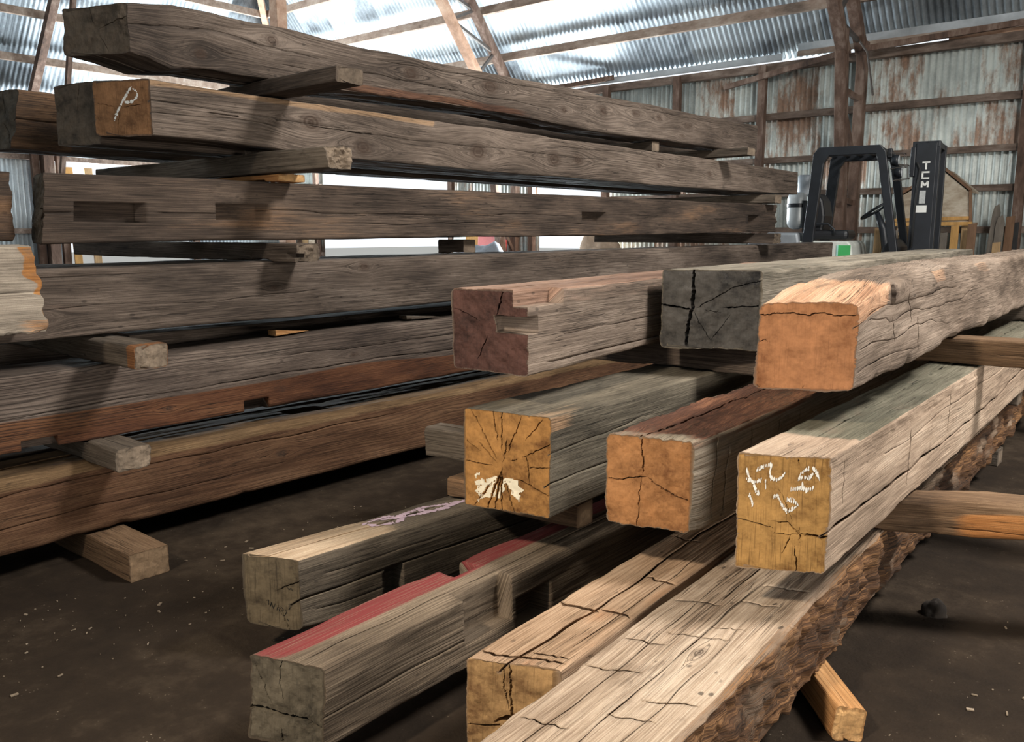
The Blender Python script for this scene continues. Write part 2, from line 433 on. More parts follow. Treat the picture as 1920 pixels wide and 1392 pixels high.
    pxx, pzz = (pith[0] - 0.5) * w, pith[1] * h
    Ec = [np.stack([X - pxx, 0 * X, Z - pzz], -1).reshape(-1, 3)]
    Em = [np.zeros(N * M)]; Al = [Alt.ravel()]; Kk = [Kn.ravel()]; Pt = [Pnt.ravel()]
    idx = np.arange(N * M).reshape(N, M)
    nxt = np.roll(idx, -1, 1)
    Q = [np.stack([nxt[:-1], idx[:-1], idx[1:], nxt[1:]], -1).reshape(-1, 4)]
    TR = []
    base = N * M
    # ---- end caps: the outline, a jittered grid and the walls of every check, triangulated together
    for (j, sgn, sk, amp, sd2) in ((0, -1, skew, end_amp, 1.0), (N - 1, 1, skew_far, far_amp, 2.0)):
        x0, z0 = X[j], Z[j]
        hero = j == 0 and dp < 0.012
        g = 0.0045 if (hero and dp < .007) else 0.007 if hero else 0.03
        pts = []; dps = []
        lines_ = []
        if hero:
            gx, gz = float(np.clip(pxx, -.4 * w, .4 * w)), float(np.clip(pzz, .1 * h, .9 * h))
            for (a, r0, r1, d) in checks:
                ca, sa = math.cos(math.radians(a)), math.sin(math.radians(a))
                rim = min([q for q in ((w / 2 - gx) / ca if ca > 1e-6 else 9, (-w / 2 - gx) / ca if ca < -1e-6 else 9, (h - gz) / sa if sa > 1e-6 else 9, -gz / sa if sa < -1e-6 else 9)])
                lines_.append(([(gx + ca * rim * q, gz + sa * rim * q) for q in (r0, (r0 + r1) / 2, r1)], .0016 + d * .10, d * 2.0))
            for (pl, wd, d) in end_lines:
                lines_.append(([((q[0] - .5) * w, q[1] * h) for q in pl], wd * .55, d))
        segs = []
        for k, (pl, hw, d) in enumerate(lines_):
            P_ = np.array(pl, float); P_[:, 1] = z0.min() + P_[:, 1] / h * (z0.max() - z0.min()); P_[:, 0] = (x0.min() + x0.max()) / 2 + P_[:, 0] / w * (x0.max() - x0.min()); ln_ = np.concatenate([[0], np.cumsum(np.hypot(*np.diff(P_, axis=0).T))]); n = max(4, int(ln_[-1] / .004))
            u = np.linspace(0, ln_[-1], n); px_ = np.interp(u, ln_, P_[:, 0]); pz_ = np.interp(u, ln_, P_[:, 1])
            tx, tz = np.gradient(px_), np.gradient(pz_); tl = np.hypot(tx, tz) + 1e-9; nx_, nz_ = -tz / tl, tx / tl
            wig = .0035 * fbm(u * 90, 0 * u + k, 0 * u, seed + 70 + k, 3); px_ = px_ + nx_ * wig; pz_ = pz_ + nz_ * wig
            hw_ = hw * (0.55 + 0.55 * np.abs(fbm(u * 60, 0 * u + k, 0 * u, seed + 90, 2))) * np.clip(np.minimum(u + .004, ln_[-1] - u + .004) / .02, .25, 1)
            mar = np.minimum(np.minimum(px_ + w / 2, w / 2 - px_), np.minimum(pz_, h - pz_)) > .0035
            for off, dd in ((-1, 0), (-.7, 1), (.7, 1), (1, 0)):
                pts += list(zip((px_ + nx_ * hw_ * off)[mar], (pz_ + nz_ * hw_ * off)[mar])); dps += list((dd * d * np.clip(np.minimum(u + .01, ln_[-1] - u + .01) / .03, .3, 1))[mar])
            segs.append((px_, pz_, hw_))
        gxs, gzs = np.meshgrid(np.arange(-w / 2 + g * .5, w / 2, g), np.arange(g * .5, h, g))
        gxs = (gxs + g * .25 * rng.uniform(-1, 1, gxs.shape)).ravel(); gzs = (gzs + g * .25 * rng.uniform(-1, 1, gzs.shape)).ravel()
        keep = np.ones(len(gxs), bool)
        for (px_, pz_, hw_) in segs:
            dist = np.hypot(gxs[:, None] - px_[None], gzs[:, None] - pz_[None]); keep &= (dist > hw_[None] + .0012).all(1)
        dist = np.min(np.hypot(gxs[:, None] - x0[None], gzs[:, None] - z0[None]), 1); keep &= dist > .0015
        pts += list(zip(gxs[keep], gzs[keep])); dps += [0.0] * int(keep.sum())
        allp = [Vector((float(a), float(b))) for a, b in zip(x0, z0)] + [Vector((float(a), float(b))) for a, b in pts]
        ov, oe, of, orv, _, _ = delaunay_2d_cdt(allp, [(k, (k + 1) % M) for k in range(M)], [], 1, 1e-6)
        ids = np.full(len(ov), -1); newi = []
        for k, lst in enumerate(orv):
            o_ = [q for q in lst if q < M]
            if o_: ids[k] = idx[j][o_[0]]
            else: ids[k] = base + len(newi); newi.append(k)
        xr = np.array([ov[k][0] for k in newi]); zr = np.array([ov[k][1] for k in newi])
        dp2 = np.array([dps[min(orv[k]) - M] if orv[k] else 0.0 for k in newi])
        yr = ts[j] + cut(xr, zr, sk, 0, 1) + cut(xr, zr, (0, 0), amp, sd2) - sgn * dp2
        V.append(np.stack([xr, yr, zr], -1)); cnt = len(newi)
        Ec.append(np.stack([xr - pxx, 0 * xr + sd + j * .01, zr - pzz], -1)); Em.append(np.ones(cnt)); Al.append(np.zeros(cnt)); Kk.append(np.zeros(cnt)); Pt.append(np.zeros(cnt))
        G.append(np.stack([xr, 0 * xr + ts[j], 0 * xr + sd], -1))
        for f_ in of:
            f_ = list(f_)
            A = sum(ov[f_[q]][0] * ov[f_[(q + 1) % len(f_)]][1] - ov[f_[(q + 1) % len(f_)]][0] * ov[f_[q]][1] for q in range(len(f_)))
            if (A > 0) != (sgn < 0): f_ = f_[::-1]
            for q in range(1, len(f_) - 1): TR.append(np.array([[ids[f_[0]], ids[f_[q]], ids[f_[q + 1]]]]))
        base += cnt
    V = np.concatenate(V); me = mesh_np(name, V, np.concatenate(Q), np.concatenate(TR))
    def addf(nm, data):
        at = me.attributes.new(nm, 'FLOAT', 'POINT'); at.data.foreach_set('value', np.concatenate(data).astype(np.float32))
    def addv(nm, data):
        at = me.attributes.new(nm, 'FLOAT_VECTOR', 'POINT'); at.data.foreach_set('vector', np.concatenate(data).astype(np.float32).ravel())
    addv('gco', G); addv('eco', Ec); addf('endm', Em); addf('alt', Al); addf('knot', Kk); addf('paint', Pt)
    me.materials.append(mat)
    gq = grooves[:-1]; gn = np.roll(gq, -1, 1); g2 = grooves[1:]; g3 = np.roll(g2, -1, 1)
    rngq = np.maximum.reduce([gq, gn, g2, g3]) - np.minimum.reduce([gq, gn, g2, g3])
    smooth = np.concatenate([(rngq < .004).ravel(), np.zeros(len(me.polygons) - rngq.size, bool)])
    me.polygons.foreach_set('use_smooth', smooth)
    # sharp corners stay sharp enough through density; keep the end edge crisp
    o = bpy.data.objects.new(name, me); COL.objects.link(o)
    ang = -math.atan2(direction[0], direction[1])
    o.matrix_world = Matrix.Translation(Vector(near)) @ Matrix.Rotation(ang, 4, 'Z') @ Matrix.Rotation(tilt, 4, 'X') @ Matrix.Rotation(roll, 4, 'Y')
    tag(o, label, cat, group)
    me.calc_loop_triangles()
    TIMBER[o.name] = (w, h, L)
    return o

def bvh_of(o):
    me = o.data
    return BVHTree.FromPolygons([v.co for v in me.vertices], [tuple(p.vertices) for p in me.polygons])

# marks drawn on a timber: thin slabs that follow the wood
def mark(o, name, mat, strokes, face='end', width=0.006, lift=0.0012, seed=0, label=None, hatch=None, step=0.004, keep=1.0):
    w, h, L = TIMBER[o.name]
    bv = bvh_of(o); rnd = random.Random(seed)
    bm = bmesh.new()
    def put(u, v):
        if face == 'end': org, d = Vector(((u - 0.5) * w, -0.6, v * h)), Vector((0, 1, 0))
        else: org, d = Vector(((u - 0.5) * w, v, h + 0.6)), Vector((0, 0, -1))
        hit = bv.ray_cast(org, d)
        return (hit[0] - d * lift) if hit[0] else None
    sx, sy = (w, h) if face == 'end' else (w, 1.0)
    def ribbon(a, b, wd):
        ax, ay = a[0] * sx, a[1] * sy; bx, by = b[0] * sx, b[1] * sy
        ln = math.hypot(bx - ax, by - ay)
        if ln < 1e-5: return
        n = max(1, int(ln / step)); px, py = -(by - ay) / ln, (bx - ax) / ln
        prev = None
        for k in range(n + 1):
            q = k / n; e = wd * (0.5 + 0.35 * rnd.uniform(-1, 1)) * (0.45 if k in (0, n) else 1)
            x, y = ax + (bx - ax) * q, ay + (by - ay) * q
            p1 = put((x + px * e) / sx, (y + py * e) / sy); p2 = put((x - px * e) / sx, (y - py * e) / sy)
            cur = None
            if p1 and p2 and (p1 - p2).length < wd * 4 + 0.004:
                cur = (bm.verts.new(p1), bm.verts.new(p2))
                if prev and rnd.random() < keep and (prev[0].co - cur[0].co).length < step * 4 + 0.004:
                    try: bm.faces.new((prev[0], cur[0], cur[1], prev[1]))
                    except ValueError: pass
            prev = cur
    for st in strokes:
        for a, b in zip(st[:-1], st[1:]):
            if hatch:
                ax, ay = a[0] * sx, a[1] * sy; bx, by = b[0] * sx, b[1] * sy
                ln = math.hypot(bx - ax, by - ay); n = max(2, int(ln / hatch[0]))
                for k in range(n):
                    q = (k + rnd.uniform(-0.3, 0.3)) / n
                    x, y = ax + (bx - ax) * q, ay + (by - ay) * q
                    hl = hatch[1] * rnd.uniform(0.35, 1.0); sl = hatch[2] + rnd.uniform(-0.12, 0.12)
                    ribbon(((x - sl * hl / 2) / sx, (y - hl / 2) / sy), ((x + sl * hl / 2) / sx, (y + hl / 2) / sy), width)
            else:
                ribbon(a, b, width)
    for v in [v for v in bm.verts if not v.link_faces]: bm.verts.remove(v)
    if len(bm.faces):
        r = bmesh.ops.extrude_face_region(bm, geom=list(bm.faces))
        dv = Vector((0, -0.0006, 0)) if face == 'end' else Vector((0, 0, 0.0006))
        for g in r['geom']:
            if isinstance(g, bmesh.types.BMVert): g.co += dv
        bmesh.ops.recalc_face_normals(bm, faces=list(bm.faces))
    me = bpy.data.meshes.new(name); bm.to_mesh(me); bm.free(); me.materials.append(mat)
    c = bpy.data.objects.new(name, me); COL.objects.link(c); c.parent = o
    if label: c['label'] = label
    return c

def splash(o, name, mat, poly, face='end', cell=0.0035, seed=3, label=None, lift=0.0015):
    w, h, L = TIMBER[o.name]; bv = bvh_of(o)
    sx, sy = (w, h) if face == 'end' else (w, 1.0)
    P = np.array([(a * sx, b * sy) for a, b in poly])
    def inside(x, y):
        c = False; j = len(P) - 1
        for i in range(len(P)):
            if ((P[i, 1] > y) != (P[j, 1] > y)) and x < (P[j, 0] - P[i, 0]) * (y - P[i, 1]) / (P[j, 1] - P[i, 1] + 1e-12) + P[i, 0]: c = not c
            j = i
        return c
    bm = bmesh.new(); vs = {}
    def vert(i, j, x0, y0):
        if (i, j) not in vs:
            u, v = x0 + i * cell, y0 + j * cell
            if face == 'end': hit = bv.ray_cast(Vector((u - 0.5 * w, -0.6, v)), Vector((0, 1, 0))); off = Vector((0, -lift, 0))
            else: hit = bv.ray_cast(Vector((u - 0.5 * w, v, h + 0.6)), Vector((0, 0, -1))); off = Vector((0, 0, lift))
            vs[(i, j)] = bm.verts.new(hit[0] + off) if hit[0] else None
        return vs[(i, j)]
    x0, y0 = P.min(0) - cell; x1, y1 = P.max(0) + cell
    for i in range(int((x1 - x0) / cell)):
        for j in range(int((y1 - y0) / cell)):
            x, y = x0 + (i + .5) * cell, y0 + (j + .5) * cell
            nx_ = 0.006 * float(noise3(x * 90, y * 90, seed)); ny_ = 0.006 * float(noise3(x * 90, y * 90, seed + 9.5))
            if inside(x + nx_, y + ny_) and float(noise3(x * 150, y * 150, seed + 3.3)) > -0.62:
                q = [vert(i, j, x0, y0), vert(i + 1, j, x0, y0), vert(i + 1, j + 1, x0, y0), vert(i, j + 1, x0, y0)]
                if all(q) and max((q[0].co - q[2].co).length, (q[1].co - q[3].co).length) < cell * 3: bm.faces.new(q)
    for v in [v for v in bm.verts if not v.link_faces]: bm.verts.remove(v)
    me = bpy.data.meshes.new(name); bm.to_mesh(me); bm.free(); me.materials.append(mat)
    c = bpy.data.objects.new(name, me); COL.objects.link(c); c.parent = o
    if label: c['label'] = label
    return c

# ------------------------------------------------------------------ plain mesh parts
class MB:
    def __init__(self): self.bm = bmesh.new()
    def box(self, c, s, rot=None):
        m = Matrix.Translation(Vector(c)) @ (rot.to_4x4() if rot else Matrix.Identity(4)) @ Matrix.Diagonal((*s, 1))
        bmesh.ops.create_cube(self.bm, size=1.0, matrix=m); return self
    def bar(self, a, b, w, h, up=(0, 0, 1)):
        a, b = Vector(a), Vector(b); d = b - a; L = d.length; y = d.normalized()
        x = y.cross(Vector(up))
        if x.length < 1e-4: x = y.cross(Vector((1, 0, 0)))
        x.normalize(); z = x.cross(y)
        R = Matrix((x, y, z)).transposed()
        return self.box((a + b) / 2, (w, L, h), R)
    def tube(self, pts, r, n=10, caps=True):
        pts = [Vector(p) for p in pts]; rs = r if isinstance(r, (list, tuple)) else [r] * len(pts)
        rings = []; up = None
        for i, p in enumerate(pts):
            d = (pts[min(i + 1, len(pts) - 1)] - pts[max(i - 1, 0)]).normalized()
            if up is None: up = d.cross(Vector((0.3, 0.2, 1))); up.normalize()
            up = (up - d * up.dot(d)).normalized(); q = d.cross(up)
            rings.append([self.bm.verts.new(p + rs[i] * (up * math.cos(2 * math.pi * k / n) + q * math.sin(2 * math.pi * k / n))) for k in range(n)])
        for a, b in zip(rings[:-1], rings[1:]):
            for k in range(n): self.bm.faces.new((a[k], a[(k + 1) % n], b[(k + 1) % n], b[k]))
        if caps: self.bm.faces.new(rings[0][::-1]); self.bm.faces.new(rings[-1])
        return self
    def prism(self, pts, d):
        d = Vector(d); a = [self.bm.verts.new(Vector(p)) for p in pts]; b = [self.bm.verts.new(Vector(p) + d) for p in pts]
        self.bm.faces.new(a); self.bm.faces.new(b[::-1]); n = len(a)
        for k in range(n): self.bm.faces.new((a[k], b[k], b[(k + 1) % n], a[(k + 1) % n]))
        return self
    def lathe(self, prof, o, axis='Z', n=20):
        o = Vector(o); rings = []
        for r, z in prof:
            ring = []
            for k in range(n):
                a = 2 * math.pi * k / n; c, s = r * math.cos(a), r * math.sin(a)
                v = (c, s, z) if axis == 'Z' else (z, c, s) if axis == 'X' else (c, z, s)
                ring.append(self.bm.verts.new(o + Vector(v)))
            rings.append(ring)
        for a, b in zip(rings[:-1], rings[1:]):
            for k in range(n): self.bm.faces.new((a[k], a[(k + 1) % n], b[(k + 1) % n], b[k]))
        self.bm.faces.new(rings[0][::-1]); self.bm.faces.new(rings[-1])
        return self
    def build(self, name, mat, parent=None, bevel=0.0, smooth=False, label=None):
        bmesh.ops.recalc_face_normals(self.bm, faces=list(self.bm.faces))
        me = bpy.data.meshes.new(name); self.bm.to_mesh(me); self.bm.free()
        me.materials.append(mat)
        o = bpy.data.objects.new(name, me); COL.objects.link(o)
        if parent: o.parent = parent
        if bevel:
            md = o.modifiers.new('bevel', 'BEVEL'); md.width = bevel; md.segments = 2; md.limit_method = 'ANGLE'
        if smooth:
            for p in me.polygons: p.use_smooth = True
        if label: o['label'] = label
        return o

def empty(name, loc, rz=0.0, label=None, cat=None, group=None):
    o = bpy.data.objects.new(name, None); COL.objects.link(o)
    o.location = loc; o.rotation_euler = (0, 0, rz)
    o.empty_display_size = 0.2
    return tag(o, label, cat, group)

# ------------------------------------------------------------------ shed materials
def metal(name, zinc, pale, rust, rust_amt, streak=0.5, along='X', sheet=0.72, row=2.4):
    t = NT(name); tc = t.n('ShaderNodeTexCoord').outputs['Object']
    s = t.n('ShaderNodeSeparateXYZ'); t.link(tc, s.inputs[0])
    u = s.outputs[0] if along == 'X' else s.outputs[1]
    # each sheet weathered a little differently
    c = t.n('ShaderNodeCombineXYZ')
    t.link(t.math('FLOOR', t.math('DIVIDE', u, sheet)), c.inputs[0])
    t.link(t.math('FLOOR', t.math('DIVIDE', s.outputs[2], row)), c.inputs[1])
    w = t.n('ShaderNodeTexWhiteNoise'); t.link(c.outputs[0], w.inputs['Vector'])
    per = w.outputs['Value']
    sv = (7, 7, 0.9)
    st = t.noise(t.vmath('MULTIPLY', tc, sv), 1, 5, 0.65)
    bl = t.noise(tc, 1.3, 5, 0.62)
    spn = t.noise(tc, 28, 3, 0.6)
    v = t.math('ADD', t.math('MULTIPLY', st, streak), t.math('ADD', t.math('MULTIPLY', bl, 0.7), t.math('ADD', t.math('MULTIPLY', per, 0.30), t.math('MULTIPLY', spn, 0.15))))
    col = t.ramp(v, [(0.52, tuple(c * 0.42 for c in zinc)), (0.72, zinc), (0.92, pale)])
    rf = t.math('ADD', t.math('MULTIPLY', t.noise(t.vmath('MULTIPLY', tc, (2.4, 2.4, 0.9)), 1, 6, 0.72), 0.75), t.math('MULTIPLY', per, 0.22))
    rm = t.step(rf, 0.60 - 0.12 * rust_amt, 0.73 - 0.12 * rust_amt)
    rc = t.ramp(spn, [(0.3, tuple(c * 0.5 for c in rust)), (0.7, rust)])
    col = t.mix(t.math('MULTIPLY', rm, min(1, 0.35 + rust_amt * 0.5)), col, rc)
    dk = t.step(t.noise(t.vmath('MULTIPLY', tc, (1.1, 1.1, 0.5)), 1, 4, 0.6), 0.60, 0.75)
    col = t.mix(t.math('MULTIPLY', dk, 0.45 * rust_amt), col, (0.06, 0.05, 0.045))
    nm = t.bump(spn, 0.15, 0.004)
    return t.fin(col, 0.52, 0.25, nm)

M_wallmetal = metal('rusty_corrugated_iron', (0.44, 0.47, 0.44), (0.76, 0.80, 0.74), (0.40, 0.17, 0.07), 0.95)
M_wallmetal_l = metal('galvanised_wall_iron', (0.36, 0.40, 0.43), (0.6, 0.66, 0.68), (0.25, 0.15, 0.08), 0.2, along='Y')
M_roof = metal('galvanised_roof_iron', (0.40, 0.45, 0.49), (0.66, 0.72, 0.75), (0.25, 0.16, 0.1), 0.12, streak=0.4)

def old_wood(name, dark, mid, light, sx=(8, 8, 8)):
    t = NT(name); tc = t.n('ShaderNodeTexCoord').outputs['Object']
    a = t.noise(t.vmath('MULTIPLY', tc, sx), 1, 6, 0.68); b = t.noise(tc, 1.7, 4, 0.6)
    v = t.math('ADD', t.math('MULTIPLY', a, 0.65), t.math('MULTIPLY', b, 0.45))
    c = t.ramp(v, [(0.38, dark), (0.55, mid), (0.72, light)])
    return t.fin(c, 0.85, 0, t.bump(a, 0.4, 0.006), spec=0.25)
M_frame = old_wood('rusty_frame_timber', (0.05, 0.032, 0.024), (0.13, 0.08, 0.058), (0.26, 0.19, 0.15), (9, 9, 3))
M_purlin = old_wood('purlin_timber', (0.16, 0.11, 0.08), (0.30, 0.22, 0.17), (0.46, 0.38, 0.31), (4, 9, 9))
M_girt = old_wood('girt_timber', (0.06, 0.042, 0.032), (0.15, 0.105, 0.08), (0.28, 0.22, 0.18), (3, 12, 12))
M_rafter = old_wood('pale_rafter_timber', (0.28, 0.16, 0.10), (0.46, 0.28, 0.19), (0.6, 0.42, 0.3), (6, 6, 6))
M_greyflash = plain('galvanised_flashing', (0.42, 0.44, 0.45), 0.5, 0.2, var=0.25, scale=3)
M_steel = plain('dark_steel_rod', (0.10, 0.085, 0.075), 0.6, 0.4)

def floor_mat():
    t = NT('dirty_floor'); tc = t.n('ShaderNodeTexCoord').outputs['Object']
    a = t.noise(tc, 0.9, 6, 0.65); b = t.noise(tc, 9, 6, 0.7); c = t.noise(tc, 90, 3, 0.6)
    d2 = t.noise(t.vmath('MULTIPLY', tc, (2.2, 0.6, 1)), 1, 4, 0.6)
    v = t.math('ADD', t.math('MULTIPLY', a, 0.55), t.math('ADD', t.math('MULTIPLY', b, 0.32), t.math('MULTIPLY', d2, 0.25)))
    col = t.ramp(v, [(0.38, (0.0095, 0.0058, 0.0033)), (0.56, (0.0235, 0.0150, 0.0088)), (0.74, (0.070, 0.049, 0.031))])
    sp = t.step(t.voro(tc, 55), 0.16, 0.06)
    col = t.mix(t.math('MULTIPLY', t.math('MULTIPLY', sp, t.step(b, 0.5, 0.65)), 0.6), col, (0.28, 0.22, 0.16))
    # the yard outside the shed is pale gravel
    s = t.n('ShaderNodeSeparateXYZ'); t.link(tc, s.inputs[0])
    out = t.math('MAXIMUM', t.step(s.outputs[1], 13.4, 13.9), t.math('MAXIMUM', t.step(s.outputs[0], -18.1, -18.6), t.math('MAXIMUM', t.step(s.outputs[0], 9.8, 10.4), t.step(s.outputs[1], -7.4, -8.0))))
    col = t.mix(out, col, (0.42, 0.40, 0.36))
    h = t.math('ADD', b, t.math('MULTIPLY', c, 0.35))
    return t.fin(col, 0.9, 0, t.bump(h, 0.5, 0.012), spec=0.2)

# ------------------------------------------------------------------ shed
def struct(o): o['kind'] = 'structure'; return o
fl = MB(); fl.box((0, 0, -0.05), (120, 120, 0.1)); struct(fl.build('floor', floor_mat()))

PITCHR, AMP, WL_X, WB_Y, EAVE, SL, KNEE = 0.092, 0.011, -18.6, 13.5, 3.96, 1.2, 2.6
def roof_z(v): return EAVE + SL * min(v, KNEE) + 0.32 * max(0.0, v - KNEE)
def roof_span(m): return [(0.0, m)] if m <= KNEE else [(0.0, KNEE), (KNEE, m)]

def corrugated(name, mat, us, span, pos, seg=6):
    """us: (u0, u1); span(u) -> list of (v0, v1); pos(u, v, bulge) -> xyz"""
    n = int((us[1] - us[0]) / PITCHR * seg); V = []; Q = []
    u = np.linspace(us[0], us[1], n + 1); bul = AMP * np.sin(2 * math.pi * u / PITCHR)
    for k in range(n):
        for (v0, v1) in span((u[k] + u[k + 1]) / 2):
            i = len(V)
            V += [pos(u[k], v0, bul[k]), pos(u[k + 1], v0, bul[k + 1]), pos(u[k + 1], v1, bul[k + 1]), pos(u[k], v1, bul[k])]
            Q.append((i, i + 1, i + 2, i + 3))
    bm = bmesh.new(); vs = [bm.verts.new(v) for v in V]
    for q in Q: bm.faces.new([vs[i] for i in q])
    bmesh.ops.remove_doubles(bm, verts=list(bm.verts), dist=1e-5)
    me = bpy.data.meshes.new(name); bm.to_mesh(me); bm.free()
    for p in me.polygons: p.use_smooth = True
    me.materials.append(mat)
    o = bpy.data.objects.new(name, me); COL.objects.link(o)
    md = o.modifiers.new('gauge', 'SOLIDIFY'); md.thickness = 0.0025
    return struct(o)

OPEN_B = [(-17.3, -12.9, 0.5, 2.65), (-10.55, -9.0, 0.4, 2.65)]
def span_back(u):
    top = 3.90
    for (a, b, z0, z1) in OPEN_B:
        if a < u < b: return [(0.0, z0), (z0, z0 + 0.001), (z1, top)]
    return [(0.0, top)]
corrugated('wall_back', M_wallmetal, (WL_X, 6.0), span_back, lambda u, v, b: (u, WB_Y + b, v))
OPEN_L = [(7.85, 10.6, 0.5, 2.7)]
def span_left(u):
    for (a, b, z0, z1) in OPEN_L:
        if a < u < b: return [(0.0, z0), (z1, 3.9)]
    return [(0.0, 3.9)]
corrugated('wall_left', M_wallmetal_l, (-6.0, WB_Y), span_left, lambda u, v, b: (WL_X + b, u, v))
# walls behind the camera, added to cut ambient light, with doorways placed for daylight
corrugated('wall_front', M_wallmetal, (WL_X, 10.0), lambda u: [(3.7, 4.0)] if -5.2 < u < 1.2 else [(0.0, 4.0)], lambda u, v, b: (u, -7.4 + b, v), seg=3)
corrugated('wall_right', M_wallmetal_l, (-7.4, WB_Y), lambda u: [(3.4 if -1.4 < u < 3.8 else 0.0, roof_z(max(0.05, min(u + 7.4, WB_Y - u))))], lambda u, v, b: (10.0 + b, u, v), seg=3)
# hipped roof: the slope above the back wall, the one above the left wall, and the far slope behind the camera
def roof_pos_n(u, v, b): return (u, WB_Y + 0.06 - v + .7 * b, roof_z(v) + .7 * b)
corrugated('ceiling', M_roof, (WL_X, 10.0), lambda u: roof_span(min(10.5, max(0.05, u - WL_X + 0.06))), roof_pos_n)
def roof_pos_w(u, v, b): return (WL_X - 0.06 + v - .7 * b, u, roof_z(v) + .7 * b)
corrugated('ceiling', M_roof, (-7.4, WB_Y), lambda u: roof_span(min(10.5, max(0.05, WB_Y - u + 0.06), max(0.05, u + 7.5))), roof_pos_w)
corrugated('ceiling', M_roof, (WL_X, 10.0), lambda u: roof_span(min(10.5, max(0.05, u - WL_X))), lambda u, v, b: (u, -7.5 + v, roof_z(v) + b), seg=3)

TRN = [0]
def trim(mb, mat, bevel=0.0):
    TRN[0] += 1
    return struct(mb.build('trim_%d' % TRN[0], mat, bevel=bevel))
# girts and plates on the back wall
for z, h in ((0.75, .09), (1.30, .09), (1.87, .09), (2.40, .09), (3.08, .10)):
    if z > 2.65 or z < 0.5:
        trim(MB().box(((WL_X + 6) / 2, WB_Y - 0.07, z), (6 - WL_X, 0.09, h)), M_girt)
    else:
        xs = [(WL_X, -17.3), (-12.9, -10.55), (-9.0, 6.0)]
        for a, b in xs: trim(MB().box(((a + b) / 2, WB_Y - 0.07, z), (b - a, 0.09, h)), M_girt)
trim(MB().box(((WL_X + 6) / 2, WB_Y - 0.08, 3.83), (6 - WL_X, 0.12, 0.12)), M_girt)
for z in (1.3, 2.75, 3.83):
    for a, b in ([(-6, 7.85), (10.6, 13.4)] if z < 2.7 else [(-6, 13.4)]):
        trim(MB().box((WL_X + 0.08, (a + b) / 2, z), (0.10, b - a, 0.10)), M_girt)
for x in (-2.25, -5.95, -7.47, -8.9, -10.62, -12.8, -17.38, 0.0):
    trim(MB().box((x, WB_Y - 0.15, 1.93), (0.12, 0.10, 3.86)), M_frame)
for y in (2.0, 4.6, 7.3, 7.78, 10.7):
    trim(MB().box((WL_X + 0.17, y, 1.93), (0.10, 0.14, 3.86)), M_frame)
# eave board with gaps of daylight above the plate
trim(MB().box((-12.0, WB_Y - 0.03, 3.985), (12.6, 0.03, 0.10)), M_greyflash)
trim(MB().bar((-5.4, WB_Y - 0.15, 4.06), (6.0, WB_Y - 0.12, 4.10), 0.03, 0.12), M_greyflash)
trim(MB().bar((-5.4, WB_Y - 0.17, 3.97), (6.0, WB_Y - 0.15, 4.00), 0.03, 0.08), M_purlin)
trim(MB().bar((-3.3, WB_Y - 0.05, 3.93), (6.0, WB_Y - 0.05, 3.98), 0.02, 0.10), M_rafter)
# purlins on the two slopes
for k in range(1, 8):
    v = 0.02 + 0.60 * k if k < 5 else 2.9 + 1.5 * (k - 4); y = WB_Y - v; z = roof_z(v) - 0.17
    trim(MB().bar((WL_X + v, y, z), (10, y, z), 0.08, 0.14), M_purlin)
    trim(MB().bar((WL_X + v, -5.0, z), (WL_X + v, y, z), 0.08, 0.14), M_purlin)
# hip rafter
trim(MB().bar((WL_X + 0.3, WB_Y - 0.3, EAVE + 0.02), (WL_X + 2.6, WB_Y - 2.6, roof_z(2.6) - 0.28), 0.12, 0.14), M_rafter)
trim(MB().box((-13.6, 9.75, 3.7), (0.22, 0.22, 7.4)), M_rafter, 0.01)
# trussed frames: a pair of legs, a pair of rafters, web rods between
def frame(X, legm, raftm, inner_m):
    trim(MB().bar((X, WB_Y - 0.25, 0), (X + 0.02, WB_Y - 0.25, 4.0), 0.14, 0.14, up=(0, 1, 0)), legm, 0.01)
    trim(MB().bar((X, WB_Y - 0.55, 0), (X - .02, WB_Y - 1.05, 4.05), 0.15, 0.16, up=(0, 1, 0)), legm, 0.012)
    d = Vector((0, -1, SL)).normalized()
    a = Vector((X, WB_Y - 0.25, 3.86)); b = Vector((X, WB_Y - 1.0, 3.75))
    trim(MB().bar(a, a + d * 4.1, 0.15, 0.14), raftm, 0.008)
    trim(MB().bar(b, b + d * 4.3, 0.16, 0.14), inner_m, 0.008)
    pa = [a + d * k for k in (0.15, 0.95, 1.8, 2.7, 3.6)]; pb = [b + d * k for k in (0.5, 1.6, 2.3, 3.1, 4.0)]
    for k in range(5):
        trim(MB().bar(pa[k], pb[k], 0.05, 0.05), M_steel)
        if k < 4: trim(MB().bar(pb[k], pa[k + 1], 0.045, 0.045), M_steel)
    for z0, z1 in ((0.9, 1.7), (2.3, 3.2)):
        trim(MB().bar((X, WB_Y - 0.3, z0), (X, WB_Y - 0.72 - 0.08 * z1, z1), 0.05, 0.06), M_frame)
        trim(MB().bar((X, WB_Y - 0.3, z1), (X, WB_Y - 0.70 - 0.08 * z0, z1 + 0.05), 0.05, 0.08), M_frame)
    # knee braces along the wall
    for s in (-1, 1):
        trim(MB().bar((X + s * 0.1, WB_Y - 0.45, 3.86), (X + s * 2.2, WB_Y - 0.14, 3.60 if s < 0 else 4.0), 0.06, 0.08), M_frame)
frame(-4.41, M_frame, M_frame, M_frame)
frame(-10.97, M_frame, M_frame, M_rafter)
frame(2.2, M_frame, M_frame, M_frame)
